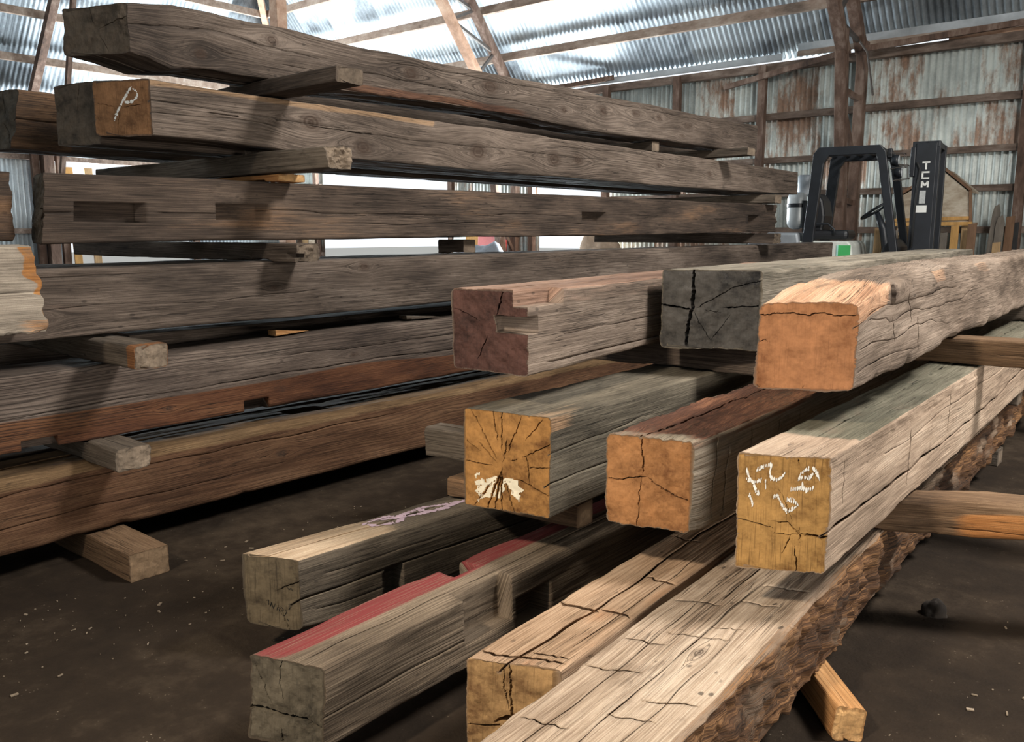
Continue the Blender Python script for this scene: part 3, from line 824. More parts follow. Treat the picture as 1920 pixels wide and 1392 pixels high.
# frames on the left wall
d = Vector((1, 0, SL)).normalized()
for y in (1.2, 7.3):
    trim(MB().bar((WL_X + 0.3, y, 3.86), Vector((WL_X + 0.3, y, 3.86)) + d * 4.0, 0.15, 0.14), M_frame, 0.008)
    trim(MB().bar((WL_X + 0.25, y + 0.2, 0), (WL_X + 0.25, y + 0.2, 4.0), 0.2, 0.2, up=(0, 1, 0)), M_frame, 0.01)
    trim(MB().bar((WL_X + 0.9, y + 0.2, 2.4), (WL_X + 2.0, y + 0.2, 5.6), 0.08, 0.10), M_frame)
trim(MB().tube([(-4.35, WB_Y - 0.55, 3.95), (-4.25, WB_Y - 0.5, 3.8), (-4.15, WB_Y - 0.45, 3.2)], 0.015), M_steel)

# ------------------------------------------------------------------ timber materials
GREYA = ((0.20, 0.165, 0.135), (0.36, 0.30, 0.24), (0.5, 0.43, 0.35))
M_grey = wood('weathered_grey_timber', (0.030, 0.024, 0.020), (0.100, 0.082, 0.068), (0.205, 0.175, 0.150),
              alt=((0.035, 0.018, 0.012), (0.085, 0.045, 0.030), (0.16, 0.09, 0.055)), end=(0.11, 0.082, 0.058), line=0.35)
M_grey_orange = wood('grey_timber_with_fresh_sawn_end', (0.034, 0.027, 0.022), (0.112, 0.092, 0.076), (0.215, 0.182, 0.155),
                     end=(0.22, 0.110, 0.050), end_dark=(0.10, 0.046, 0.020), line=0.4, alt=((0.16, 0.11, 0.07), (0.26, 0.18, 0.11), (0.36, 0.26, 0.17)))
M_brown = wood('brown_mortised_timber', (0.022, 0.017, 0.0135), (0.070, 0.054, 0.043), (0.150, 0.118, 0.093),
               alt=((0.05, 0.026, 0.014), (0.12, 0.07, 0.038), (0.21, 0.13, 0.075)), end=(0.09, 0.07, 0.05), line=0.3)
M_red = wood('half_reddish_timber', (0.036, 0.029, 0.025), (0.105, 0.085, 0.072), (0.195, 0.165, 0.142),
             alt=((0.038, 0.015, 0.008), (0.108, 0.047, 0.023), (0.19, 0.096, 0.048)), end=(0.2, 0.12, 0.06), line=0.75)
M_redbottom = wood('reddish_bottom_timber', (0.033, 0.016, 0.008), (0.098, 0.052, 0.028), (0.175, 0.105, 0.060),
                   alt=((0.075, 0.048, 0.024), (0.165, 0.110, 0.058), (0.26, 0.185, 0.105)), end=(0.2, 0.12, 0.06), line=0.5, pits=0.4)
M_pale = wood('pale_bleached_timber', (0.16, 0.145, 0.12), (0.34, 0.31, 0.26), (0.50, 0.47, 0.40),
              alt=((0.20, 0.09, 0.03), (0.40, 0.19, 0.06), (0.52, 0.30, 0.12)), end=(0.35, 0.2, 0.09), line=0.4)
M_darkend = wood('timber_with_dark_red_end', (0.07, 0.055, 0.045), (0.20, 0.165, 0.135), (0.36, 0.31, 0.26),
                 alt=((0.12, 0.075, 0.055), (0.26, 0.17, 0.125), (0.40, 0.29, 0.23)), end=(0.068, 0.032, 0.025), end_dark=(0.026, 0.014, 0.012), line=0.35)
M_greyend = wood('timber_with_grey_cracked_end', (0.10, 0.095, 0.075), (0.23, 0.215, 0.175), (0.38, 0.36, 0.30),
                 end=(0.072, 0.066, 0.060), end_dark=(0.022, 0.021, 0.021), line=0.3, saw=0.15, dust=0.3)
M_orange = wood('hewn_timber_with_orange_cut', (0.08, 0.062, 0.048), (0.215, 0.175, 0.14), (0.34, 0.29, 0.24),
                alt=((0.30, 0.16, 0.09), (0.52, 0.33, 0.21), (0.66, 0.48, 0.34)), end=(0.31, 0.138, 0.060), end_dark=(0.17, 0.064, 0.024), ring=0.25, saw=0.3, line=0.25)
M_star = wood('green_grey_timber_with_ochre_end', (0.050, 0.046, 0.036), (0.128, 0.118, 0.092), (0.225, 0.208, 0.165),
              alt=((0.22, 0.13, 0.07), (0.38, 0.26, 0.16), (0.5, 0.38, 0.26)), end=(0.295, 0.145, 0.044), end_dark=(0.125, 0.052, 0.015), ring=0.35, saw=0.12, line=0.4)
M_gnarl = wood('rotten_topped_timber', (0.13, 0.115, 0.085), (0.27, 0.24, 0.185), (0.4, 0.36, 0.29),
               alt=((0.045, 0.022, 0.016), (0.13, 0.062, 0.040), (0.30, 0.15, 0.085)), end=(0.31, 0.145, 0.056), end_dark=(0.125, 0.046, 0.016), ring=0.2, saw=0.08, line=0.3)
M_chalked = wood('sandy_timber_with_yellow_end', (0.20, 0.155, 0.115), (0.40, 0.32, 0.245), (0.53, 0.45, 0.36),
                 alt=((0.075, 0.078, 0.058), (0.155, 0.155, 0.118), (0.24, 0.235, 0.185)), end=(0.325, 0.180, 0.058), end_dark=(0.145, 0.066, 0.018), ring=0.3, saw=0.7, line=0.2, pits=0.6)
M_lowgrey = wood('low_grey_timber', (0.045, 0.038, 0.029), (0.118, 0.102, 0.079), (0.22, 0.195, 0.152),
                 alt=((0.27, 0.20, 0.13), (0.43, 0.34, 0.24), (0.58, 0.49, 0.37)), end=(0.115, 0.086, 0.052), end_dark=(0.042, 0.030, 0.019), saw=0.6, line=0.35)
M_redpaint = wood('red_painted_timber', (0.052, 0.040, 0.028), (0.135, 0.108, 0.078), (0.26, 0.215, 0.16),
                  end=(0.082, 0.066, 0.045), end_dark=(0.022, 0.018, 0.012), paint=(0.175, 0.032, 0.030), line=0.35)
M_split = wood('split_topped_timber', (0.19, 0.125, 0.075), (0.40, 0.29, 0.195), (0.55, 0.43, 0.31),
               alt=((0.24, 0.09, 0.035), (0.40, 0.18, 0.075), (0.52, 0.29, 0.15)), end=(0.34, 0.20, 0.085), end_dark=(0.15, 0.075, 0.03), saw=0.5, line=0.3)
M_slab = wood('broad_hewn_slab', (0.20, 0.145, 0.10), (0.44, 0.36, 0.275), (0.62, 0.54, 0.44),
              alt=((0.012, 0.008, 0.006), (0.088, 0.046, 0.023), (0.34, 0.19, 0.085)), end=(0.3, 0.2, 0.1), line=0.25, pits=0.7, bumpy=0.9)
M_block = wood('offcut_block', (0.05, 0.043, 0.035), (0.13, 0.112, 0.09), (0.23, 0.20, 0.165),
               alt=((0.12, 0.055, 0.025), (0.25, 0.12, 0.05), (0.38, 0.2, 0.1)), end=(0.16, 0.12, 0.085), line=0.3)
M_blockbrown = wood('brown_block', (0.06, 0.038, 0.022), (0.16, 0.105, 0.062), (0.27, 0.19, 0.12),
                    alt=((0.2, 0.09, 0.03), (0.38, 0.17, 0.055), (0.5, 0.26, 0.1)), end=(0.2, 0.13, 0.075), line=0.35)
M_wedge = wood('orange_offcut', (0.22, 0.10, 0.035), (0.42, 0.22, 0.085), (0.55, 0.33, 0.15), end=(0.45, 0.26, 0.11), pits=0.1, line=0.3)
M_chalk = plain('white_chalk', (0.78, 0.76, 0.70), 0.9, var=0.1, scale=60)
M_whitepaint = plain('old_white_paint', (0.72, 0.64, 0.48), 0.7, var=0.15, scale=40)
M_pink = plain('lilac_crayon', (0.52, 0.38, 0.45), 0.8, var=0.12, scale=40)
M_ink = plain('black_ink', (0.012, 0.011, 0.010), 0.7)

def sm(x, a, b):
    t = np.clip((x - a) / (b - a), 0, 1); return t * t * (3 - 2 * t)

# ------------------------------------------------------------------ left stack, from the top layer down
FX = -3.25                                    # plane of the stack's front faces
def tb(near_y, w, h, z, L, mat, label, x=None, direction=(0, 1), **k):
    return timber(((FX - w / 2) if x is None else x, near_y, z), direction, L, w, h, mat, label, **k)

tb(1.60, 0.27, 0.20, 1.92, 5.62, M_grey, 'topmost long grey timber of the tall stack, humped and knotty, above the thick spacer', seed=11, skew=(0.12, 0), rough=0.010, arris=0.012, dp=0.009,
   top=([0, .05, .22, .40, .6, .8, 1.2, 2, 3, 5.6], [-.02, -.012, .012, .016, .014, .020, .004, .012, .022, .052]),
   bot=([0, .08, .2, .35, 1.05, 1.6, 2.2, 3.1, 5.6], [.005, -.004, -.030, -.012, -.015, 0, .008, -.010, .020]),
   cracks=[(1, .62, 0, 1.0, .007, .03, .035), (1, .38, .75, 2.7, .007, .028, .03), (1, .80, 1.3, 5, .005, .02, .015)],
   knots=[(1, .72, .70, .030), (1, .60, 1.52, .045), (1, .62, 2.12, .06), (1, .40, 2.8, .03), (1, .58, 3.25, .045), (1, .66, 3.65, .04), (1, .66, 3.95, .035), (1, .55, 4.4, .035), (1, .25, .34, .03), (1, .22, 4.3, .02), (1, .5, 5.0, .03)],
   bark=lambda f, s, t: np.where((f == 1) & (s < .3) & (t > .95) & (t < 2.9), sm(s, .27, .05) * sm(t, .95, 1.2) * sm(t, 2.9, 2.3), 0.) + np.where((f == 1) & (s > .8) & (t < .9), .45 * sm(s, .8, .95), 0.) + np.where((f == 1) & (s < .35) & (t < .6), .35, 0.),
   alt=lambda f, s, t: np.where((f == 1), .75 * sm(s, .30, .10) * sm(t, .95, 1.2) * sm(t, 2.9, 2.2), 0.),
   checks=[(100, .2, 1, .01), (20, .1, 1, .012), (-60, .2, .9, .008)], end_amp=.006)
tb(2.6, 0.24, 0.20, 1.92, 5.0, M_grey, 'timber on the top layer hidden behind the humped topmost one', x=-3.95, seed=12, dp=.02, dt0=.03)

B5 = tb(1.665, 0.215, 0.205, 1.628, 6.54, M_grey_orange, 'long grey timber with orange sawn end chalked with a P', seed=21, skew=(0.115, 0), dp=.009, rough=.007, arris=.009,
   bot=([0, .3, .6, .95, 2, 4, 5.4, 6.5], [0, 0, -.008, -.024, -.028, -.028, -.02, -.004]),
   cracks=[(1, .62, 0, 1.1, .005, .02, .012), (1, .45, 0, .75, .005, .02, .015), (1, .55, 1.2, 3.4, .005, .016, .03), (1, .82, 2.6, 4.6, .004, .014, .02)],
   knots=[(1, .62, .82, .055), (1, .25, 1.12, .05), (1, .42, 1.95, .06), (1, .45, 2.65, .06), (1, .5, 2.9, .045), (1, .6, 3.9, .02), (1, .5, 4.7, .03), (1, .45, 5.6, .03)],
   alt=lambda f, s, t: np.where((f == 1) & (s > .8) & (t < 1.6), .75 * sm(s, .8, .95), 0.),
   checks=[(-100, .1, 1, .012), (165, .2, .9, .006), (10, .1, .7, .006)], pith=(.45, .5))
def uvz(x0, y0, w, h): return lambda p: ((p[0] - x0) / w, 1 - (p[1] - y0) / h)
m = uvz(930, -10, 570, 545)
mark(B5, 'chalk_mark', M_chalk, [[m(p) for p in q] for q in ([(1335, 55), (1290, 120), (1240, 190), (1205, 250), (1170, 310), (1150, 350), (1135, 390)], [(1345, 75), (1385, 105), (1390, 140), (1365, 180), (1310, 212), (1255, 205)])],
     width=.0075, step=.003, keep=.92, seed=4, label='white chalk letter P')
tb(1.60, 0.225, 0.236, 1.602, 6.3, M_grey, 'dull grey-ended timber close beside the orange-ended chalked one', x=-3.600, seed=22, skew=(0.07, 0), dp=.011, checks=[(80, .1, 1, .008)], end_amp=.004)
tb(1.57, 0.24, 0.26, 1.62, 6.0, M_brown, 'timber with broken splintered end jutting at the far left under the roof', x=-4.29, seed=23, skew=(0.03, .04), dp=.011, end_amp=.02, end_freq=12, arris=.02,
   cracks=[(1, .50, 0, 2.5, .012, .04, .01)], alt=lambda f, s, t: np.where(t < .25, .5 + 0 * s, 0.), checks=[(90, .1, 1, .03), (-50, .1, 1, .03)])

tb(1.335, 0.24, 0.25, 1.215, 6.38, M_brown, 'dark timber with four mortise slots along its side', seed=31, skew=(-.06, .03), tilt=.007, dp=.009, rough=.006,
   pockets=[(1, .32, .60, .10, .35, .09), (1, .32, .61, .65, .905, .09), (1, .33, .60, 3.27, 3.54, .07), (1, .34, .60, 5.78, 6.0, .08)],
   cracks=[(1, .45, 0, .10, .012, .06, .004), (1, .50, .9, 3.2, .006, .02, .03), (1, .28, 1.2, 4.0, .004, .012, .02)],
   alt=lambda f, s, t: np.where(f == 1, .30 + .12 * noise3(t * 2.3, s * 4, 0 * t, 5), 0.),
   end_amp=.010, far_amp=.05, checks=[(0, .1, 1, .03), (90, .2, 1, .01)], arris=.010)
tb(-0.95, 0.22, 0.245, 1.225, 2.20, M_brown, 'short rotted timber end butting the dark mortised timber at far left', x=-3.49, seed=32, dp=.010, dt0=.012, dtk=0.001, far_amp=.012,
   bark=lambda f, s, t: np.where((f == 1) & (t > 1.9), .5, 0.) + 0 * s, pockets=[(1, .25, .45, 2.02, 2.12, .05)], alt=lambda f, s, t: np.where(f == 1, .5, 0.) + 0 * s)
tb(1.75, 0.25, 0.245, 1.220, 6.0, M_brown, 'timber lying directly behind the dark mortised one', x=-3.88, seed=33, tilt=.007, dp=.02, dt0=.03)

tb(0.15, 0.26, 0.25, 0.865, 9.1, M_grey, 'long plain grey timber third from the floor in the tall stack', seed=41, tilt=.0045, dp=.010, dt0=.014, dtk=.006, rough=.006, arris=.012, gscale=.9,
   rebates=[('tr', .035, .04, 5.60, 5.85)],
   cracks=[(1, .42, 1.0, 2.6, .004, .012, .02), (1, .88, .6, 1.6, .004, .012, .006)],
   knots=[(1, .85, 2.62, .03), (1, .35, 1.0, .035), (1, .3, 1.1, .03), (1, .55, 2.1, .02), (1, .8, 4.2, .02)],
   alt=lambda f, s, t: np.where((f == 1) & (s < .5), .38 * sm(t, 2.2, .9), 0.))
tb(-1.0, 0.215, 0.285, 0.925, 2.18, M_pale, 'pale bleached timber end with orange break at the left edge', x=-3.125, seed=42, dp=.008, dt0=.008, dtk=.0005, far_amp=.015, skew_far=(0, -.02),
   cracks=[(1, .47, 1.2, 2.18, .006, .03, .004), (1, .75, 1.2, 2.1, .004, .012, .01)],
   bark=lambda f, s, t: np.where((f == 1) & (s < .14) & (t > 1.85), 1.3, 0.) + np.where((f == 1) & (s > .55) & (t > 2.08), .3, 0.),
   alt=lambda f, s, t: np.where((f == 1) & (s > .42), 1.0 * sm(t + .05 * s + .03 * noise3(s * 9, t * 5, 0 * t, 2), 2.16, 2.19), 0.) + np.where((f == 1) & (s < .15), sm(t, 1.95, 2.15) * .6, 0.))
tb(0.6, 0.25, 0.250, 0.866, 8.4, M_grey, 'timber directly behind the plain grey third-layer one, top edge catching light', x=-3.72, seed=43, tilt=.0015, dp=.02, dt0=.03)
tb(0.9, 0.25, 0.24, 0.868, 8.0, M_grey, 'third-layer timber at the back of the tall stack', x=-4.2, seed=44, dp=.02, dt0=.03)

tb(0.10, 0.27, 0.30, 0.475, 9.0, M_red, 'long timber half grey half reddish with a long crack, second from the floor', seed=51, dp=.010, dt0=.013, dtk=.006, arris=.014, rough=.007,
   top=([0, 1.3, 2.4, 3.3, 9], [-.005, -.02, .012, .014, .01]),
   rebates=[('br', .055, .045, 1.06, 1.185), ('br', .05, .05, 1.97, 2.095)],
   cracks=[(1, .47, .5, 5.5, .006, .022, .02), (1, .72, 2.2, 5.2, .004, .014, .015)],
   alt=lambda f, s, t: np.where(f == 1, .98 * sm(s + .05 * noise3(t * 1.5, 0 * t, 0 * t, 8), .46, .34), 0.) * sm(t, 7.5, 3.5),
   knots=[(1, .25, 1.62, .02), (1, .6, 2.6, .02)])
tb(1.75, 0.26, 0.342, 0.475, 7.2, M_grey, 'taller timber behind the half-reddish one with a bright lit top', x=-3.72, seed=52, dp=.02, dt0=.03)
tb(0.8, 0.26, 0.30, 0.475, 8.0, M_grey, 'second-layer timber at the back of the tall stack', x=-4.2, seed=53, dp=.02, dt0=.03)

tb(0.05, 0.30, 0.29, 0.105, 9.0, M_redbottom, 'bottom timber of the tall stack, reddish side and ochre top', seed=61, dp=.010, dt0=.013, dtk=.006, arris=.030, rough=.012, wob=.02,
   pockets=[(2, .35, .72, 2.33, 2.55, .05)],
   cracks=[(1, .80, .6, 3.0, .007, .025, .02), (1, .35, .5, 2.2, .005, .016, .02)],
   alt=lambda f, s, t: np.where(f == 2, .95, 0.) + np.where(f == 1, .85 * sm(s, .78, .95) * (1 - .0 * t), 0.) + np.where(f == 1, .4 * sm(t, 1.5, .7), 0.),
   knots=[(2, .2, 1.25, .03), (1, .5, 2.2, .025)])
tb(0.3, 0.27, 0.27, 0.105, 8.5, M_grey, 'floor-level timber just behind the reddish bottom one', x=-3.78, seed=62, dp=.02, dt0=.03)
tb(0.6, 0.27, 0.378, 0.014, 8.2, M_grey, 'floor-level timber at the back of the tall stack', x=-4.25, seed=63, dp=.02, dt0=.03)  # lowered to the floor to block light leaking under the stack

# spacers of the left stack: near end is the one that sticks out towards the camera side
def sp(near, L, w, h, mat, label, direction=(-1, 0), **k):
    k.setdefault('dp', .008); k.setdefault('arris', .008); k.setdefault('rough', .005)
    return timber(near, direction, L, w, h, mat, label, name='spacer_block', cat='wood block', dt0=.010, dtk=0, **k)
sp((-2.77, 2.32, 1.842), 1.36, .14, .062, M_grey, 'thick spacer jutting out under the topmost humped timber', seed=71, end_amp=.004)
sp((-2.80, 2.27, 1.508), 2.0, .12, .088, M_block, 'spacer with torn end under the chalked orange-ended timber', seed=72, end_amp=.035, end_freq=22)
sp((-3.15, 2.29, 1.470), .62, .14, .034, M_wedge, 'flat orange shim board lying on the mortised timber', seed=73, direction=(-1, .03))
sp((-3.08, 2.30, 1.128), 2.1, .14, .080, M_grey, 'split-ended spacer under the dark mortised timber', seed=74, end_amp=.03, end_freq=16, pockets=[(3, .55, .75, 0, .05, .05)])
sp((-2.92, 1.49, .774), 1.9, .13, .086, M_block, 'greenish spacer with broken corner under the plain grey third timber', seed=75, end_amp=.022, end_freq=18, arris=.014, alt=lambda f, s, t: np.where(t < .05, .9, 0.) + 0 * s)
sp((-3.02, 1.45, .393), 1.8, .13, .083, M_block, 'pale grey spacer with rounded end lying on the bottom timber', seed=76, end_amp=.008, arris=.014)
sp((-2.93, 1.44, 0), 1.15, .15, .105, M_blockbrown, 'spacer block on the floor under the bottom timber', seed=77, end_amp=.004)
sp((-3.27, .15, 1.124), 1.0, .12, .094, M_block, 'spacer under the rotted short timber, out of sight', seed=78, dp=.02)
sp((-2.95, .20, .780), 1.3, .12, .082, M_block, 'spacer under the plain grey third timber, out of sight at the near end', seed=79, dp=.02)
sp((-2.99, .24, .866), .24, .10, .056, M_block, 'small packing block under the pale bleached end', seed=88, dp=.02)
sp((-2.99, 6.55, 1.858), .90, .14, .062, M_block, 'dusty spacer at the far right end under the topmost timber', seed=80)
sp((-3.30, 5.60, 1.845), .45, .10, .072, M_block, 'small upright spacer at mid-length under the topmost timber', seed=81)
sp((-3.15, 7.50, 1.518), 1.6, .14, .072, M_block, 'far spacer between chalked timber and mortised timber', seed=82)
sp((-3.10, 7.40, 1.160), 1.9, .16, .092, M_grey, 'dark pointed spacer under the far end of the mortised timber', seed=83, end_amp=.02)
sp((-3.33, 3.62, 1.136), .20, .10, .080, M_grey, 'short dark shim hanging below the middle of the mortised timber', seed=84)
sp((-3.20, 6.60, .822), 1.7, .14, .036, M_block, 'far spacer two layers up from the floor', seed=85, dp=.02)
sp((-3.20, 6.60, .393), 1.7, .14, .083, M_block, 'far spacer one layer up from the floor', seed=86, dp=.02)
sp((-3.15, 6.60, 0), .92, .15, .105, M_block, 'far spacer on the floor under the tall stack', seed=87, dp=.02)

def chip(near, L, w, h, mat, label, rz, seed):
    return timber(near, (math.sin(rz), math.cos(rz)), L, w, h, mat, label, name='wood_wedge', cat='wood wedge', seed=seed, dp=.008, dt0=.008, dtk=.001, arris=.004, rough=.004, end_amp=.004,
                  top=([0, L], [0, -h * .75]))
chip((-3.33, 2.28, .786), .20, .05, .028, M_wedge, 'thin orange wedge on the half-reddish timber', -.1, 91)
chip((-3.36, 3.12, .792), .22, .07, .025, M_block, 'brown wood chip on the half-reddish timber near the dark-red end', .15, 92)

# ------------------------------------------------------------------ right stack: top layer
R3A = timber((-1.663, 1.895, .84), (-.115, 1), 2.9, .27, .245, M_darkend, 'timber with dark red end and notched corner, left of the top layer', seed=101, dp=.006, dt0=.006, dtk=.012, arris=.010, rough=.007,
   rebates=[('tr', .05, .045, 0, .20)], pockets=[(1, .52, .70, 0, .05, .12)],
   cracks=[(1, .12, .1, 1.2, .007, .03, .006), (1, .45, .2, 1.1, .003, .008, .015), (2, .5, .05, 1.0, .005, .015, .01)],
   checks=[(70, .3, 1, .02), (-120, .2, .7, .006), (160, .3, .9, .006)], pith=(.55, .55), end_amp=.007,
   alt=lambda f, s, t: np.where(f == 2, .85, 0.) + np.where((f == 1) & (s > .8), .4, 0.) + 0 * t)
R3B = timber((-1.41, 2.79, .84), (-.075, 1), 5.1, .335, .282, M_greyend, 'broad timber with grey end deeply split in a cross, middle of the top layer', seed=102, skew=(.09, 0), dp=.008, dt0=.008, arris=.010, rough=.007,
   end_lines=[([(.325, 1.0), (.33, .75), (.32, .52), (.28, .3), (.27, 0)], .015, .06), ([(0, .56), (.15, .53), (.32, .50)], .010, .05), ([(.62, .53), (.8, .55), (1, .57)], .006, .035), ([(.36, .52), (.55, .66), (.72, .78), (1.0, .88)], .004, .02), ([(.33, .48), (.42, .3), (.52, .12)], .004, .02), ([(.45, .5), (.60, .47)], .004, .015), ([(.52, .12), (.62, .3), (.70, .45)], .003, .012)],
   pith=(.33, .5), end_amp=.006, cracks=[(2, .3, .3, 3.5, .006, .02, .02), (1, .5, .1, 2.0, .005, .015, .02)])
R3C = timber((-.833, 2.22, .84), (-.045, 1), 5.6, .225, .295, M_orange, 'hewn timber with bright orange fresh-cut end, right of the top layer', fine=.0032, seed=103, skew=(.117, 0), dp=.0055, dt0=.006, dtk=.011, arris=.022, rough=.014, wob=.015,
   top=([0, .04, .14, .3, .6, 5.6], [-.064, -.058, -.038, -.014, -.003, .0]), chip=1.5,
   cracks=[(1, .35, .04, 1.3, .0045, .02, .06), (1, .62, .10, 1.8, .0045, .02, .07), (1, .17, .02, .8, .0045, .018, .03), (1, .80, .0, 1.4, .006, .02, .05)],
   scores=[(1, .30, .65, .42, .007, .016, -.5), (1, .45, .9, .62, .007, .014, -.5), (1, .12, .5, .75, .006, .012, -.4)],
   end_lines=[([(0, .83), (.15, .86), (.35, .87), (.5, .85), (.62, .88), (.8, .85), (1, .86)], .0045, .03), ([(0, .55), (.10, .57), (.15, .55)], .003, .01), ([(0, .07), (.10, .02)], .004, .012), ([(.48, .0), (.52, .09)], .003, .01)],
   knots=[(1, .86, .40, .05)], pockets=[(1, .80, .93, .36, .42, .012)],
   alt=lambda f, s, t: np.where(f == 2, sm(t, .45, .12), 0.) + np.where((f == 1) & (s > .75), .9 * sm(t, .5, .2), 0.) + np.where((f == 1) & (s > .82), .5 * sm(np.abs(t - 1.05 + .5 * (s - .9)), .2, .05), 0.) + np.where((f == 1) & (s > .82), .45 * sm(np.abs(t - 1.9 + .6 * (s - .9)), .3, .05), 0.),
   bark=lambda f, s, t: np.where((f == 2) | ((f == 1) & (s > .75)), .35 * sm(t, .1, .4), 0.), pith=(.6, -.25), end_amp=.0025)

# middle layer
R2A = timber((-1.56, 1.85, .44), (-.03, 1), 5.6, .283, .296, M_star, 'timber with ochre star-checked end splashed with white paint', seed=111, skew=(.047, 0), dp=.0055, dt0=.006, arris=.010, rough=.006,
   bot=([0, 5], [0, 0]),
   checks=[(122, .15, 1, .014), (100, .45, 1, .009), (90, .3, 1, .010), (78, .1, .55, .012), (68, .3, .95, .008), (50, .55, .95, .008), (138, .1, .6, .010), (150, .55, 1, .008), (177, .25, 1, .012), (30, .45, 1, .010), (8, .5, 1, .007), (-100, .0, 1, .02), (-110, .1, 1, .022), (-125, .35, 1, .010), (-72, .3, 1, .010), (-90, .0, 1, .018)],
   end_lines=[([(.73, .60), (.755, .42), (.765, .33)], .005, .035), ([(.62, .35), (.76, .31), (.88, .26), (1.0, .23)], .0065, .035), ([(.565, .52), (.61, .545)], .009, .02)],
   pith=(.45, .44), end_amp=.003, cracks=[(1, .33, 0, .9, .005, .02, .02), (1, .68, 0, .6, .003, .01, .03)],
   alt=lambda f, s, t: np.where((f == 2) & (s < .25), (.42 * sm(t, .55, .15)), 0.) + np.where((f == 1) & (s > .85), .55 * sm(t, .25, .05), 0.))
sq = [(585, 60), (1430, 140), (1445, 1145), (590, 960)]
def quadmap(q):
    (ax, ay), (bx, by), (cx_, cy_), (dx, dy) = q
    def f(p):
        u, v = .5, .5
        for _ in range(12):
            x = (ax * (1 - u) + bx * u) * v + (dx * (1 - u) + cx_ * u) * (1 - v); y = (ay * (1 - u) + by * u) * v + (dy * (1 - u) + cy_ * u) * (1 - v)
            w_ = (bx - ax) * v + (cx_ - dx) * (1 - v); h_ = (ay * (1 - u) + by * u) - (dy * (1 - u) + cy_ * u)
            u += (p[0] - x) / w_; v += (p[1] - y) / h_
        return (u, v)
    return f
m = quadmap(sq)
splash(R2A, 'paint_splash', M_whitepaint, [m(p) for p in [(700, 835), (745, 790), (690, 765), (700, 745), (830, 715), (950, 695), (982, 745), (1015, 715), (1112, 755), (1120, 810), (1190, 850), (1130, 872), (1155, 975), (1090, 905), (1060, 860), (1005, 775), (990, 850), (965, 880), (930, 930), (880, 912), (800, 902), (725, 942), (735, 885)]], label='patch of white paint', cell=.003)
splash(R2A, 'paint_splash', M_whitepaint, [m(p) for p in [(690, 690), (740, 665), (745, 690), (715, 705), (690, 725)]], label='patch of white paint', cell=.003, seed=9)

R2B = timber((-1.154, 1.958, .44), (-.03, 1), 5.6, .235, .265, M_gnarl, 'timber with rotten dark red top and rough orange end, beside the chalked one', fine=.0032, seed=112, skew=(.05, 0), dp=.0055, dt0=.006, arris=.012, rough=.012,
   end_lines=[([(.42, 1.0), (.41, .9), (.44, .72), (.43, .58)], .005, .04), ([(0, .50), (.2, .50), (.32, .54), (.48, .56)], .0045, .03), ([(.48, .56), (.62, .48), (.78, .40), (.97, .35)], .005, .03), ([(.42, .55), (.40, .35), (.38, .0)], .003, .015)],
   scores=[(1, .1, .95, .14, .005, .03, .08), (1, .05, .8, .22, .006, .03, .05), (1, .1, .9, .40, .005, .025, .1), (1, .1, .9, .62, .005, .025, .1), (1, .1, .9, .80, .005, .025, .1)],
   cracks=[(2, .62, 0, 1.2, .010, .03, .02)],
   bark=lambda f, s, t: np.where(f == 2, .55, 0.) + np.where((f == 1) & (s < .12), .3, 0.) + 0 * t,
   alt=lambda f, s, t: np.where(f == 2, .45 + .55 * sm(t, .02, .15), 0.) + np.where((f == 1) & (s > .9), .5, 0.), end_amp=.006, pith=(.45, .56),
   bot=([0, .06, .2, 5], [.012, .0, 0, 0]))
R2C = timber((-.762, 1.93, .44), (-.028, 1), 5.3, .192, .290, M_chalked, 'sandy pale timber with yellow end chalked with white figures', fine=.0032, seed=113, skew=(.085, -.01), dp=.005, dt0=.0055, dtk=.011, arris=.009, rough=.007,
   cracks=[(1, .36, 0, 4.5, .011, .04, .035), (1, .72, .5, 2.5, .003, .01, .02)],
   scores=[(1, .55, .9, .10, .004, .01, 0), (1, .2, .8, .78, .005, .014, .05), (1, .45, .85, 1.3, .005, .014, .05), (1, .3, .9, 1.75, .005, .014, .05)],
   end_lines=[([(0, .43), (.12, .42), (.25, .395), (.40, .375)], .0042, .03), ([(.36, .43), (.56, .43), (.68, .345)], .004, .025), ([(.40, .335), (.58, .325), (.68, .345)], .003, .02), ([(.68, .345), (.80, .33), (.9, .32), (1.0, .335)], .008, .045), ([(.58, .325), (.50, .16)], .003, .015), ([(.62, .24), (.66, .12), (.66, 0)], .004, .02), ([(.68, .40), (.685, .27)], .0035, .02), ([(.44, .73), (.62, .43)], .0018, .008), ([(.64, 1.0), (.655, .93)], .004, .02)],
   pith=(.68, .34), end_amp=.003,
   alt=lambda f, s, t: np.where(f == 2, sm(t, .18, .30), 0.) + np.where((f == 1) & (s < .05), .3, 0.), bark=lambda f, s, t: np.where((f == 1) & (s > .88), .45, 0.) + np.where((f == 2) & (s < .1), .4, 0.) + 0 * t)  # top darkened behind its near end: painted shadow of the timber above
m = quadmap([(185, 170), (925, 175), (945, 1330), (95, 1205)])
ST = [[(243, 320), (262, 385), (300, 450), (318, 510), (345, 545)], [(400, 410), (398, 495)], [(330, 315), (385, 285), (450, 258)], [(452, 265), (437, 330), (445, 385), (490, 402), (530, 380), (562, 335)],
      [(258, 545), (275, 600), (282, 650)], [(240, 400), (300, 430), (370, 405)], [(700, 375), (675, 385), (690, 335), (730, 295), (762, 280)], [(785, 275), (815, 320), (845, 400)], [(705, 370), (760, 372), (790, 330)],
      [(610, 485), (650, 485), (700, 470), (745, 490), (800, 470)], [(705, 425), (712, 480)], [(465, 560), (500, 550), (520, 600), (545, 650), (580, 695), (640, 668), (675, 640), (630, 595), (570, 580)], [(740, 480), (740, 520)]]
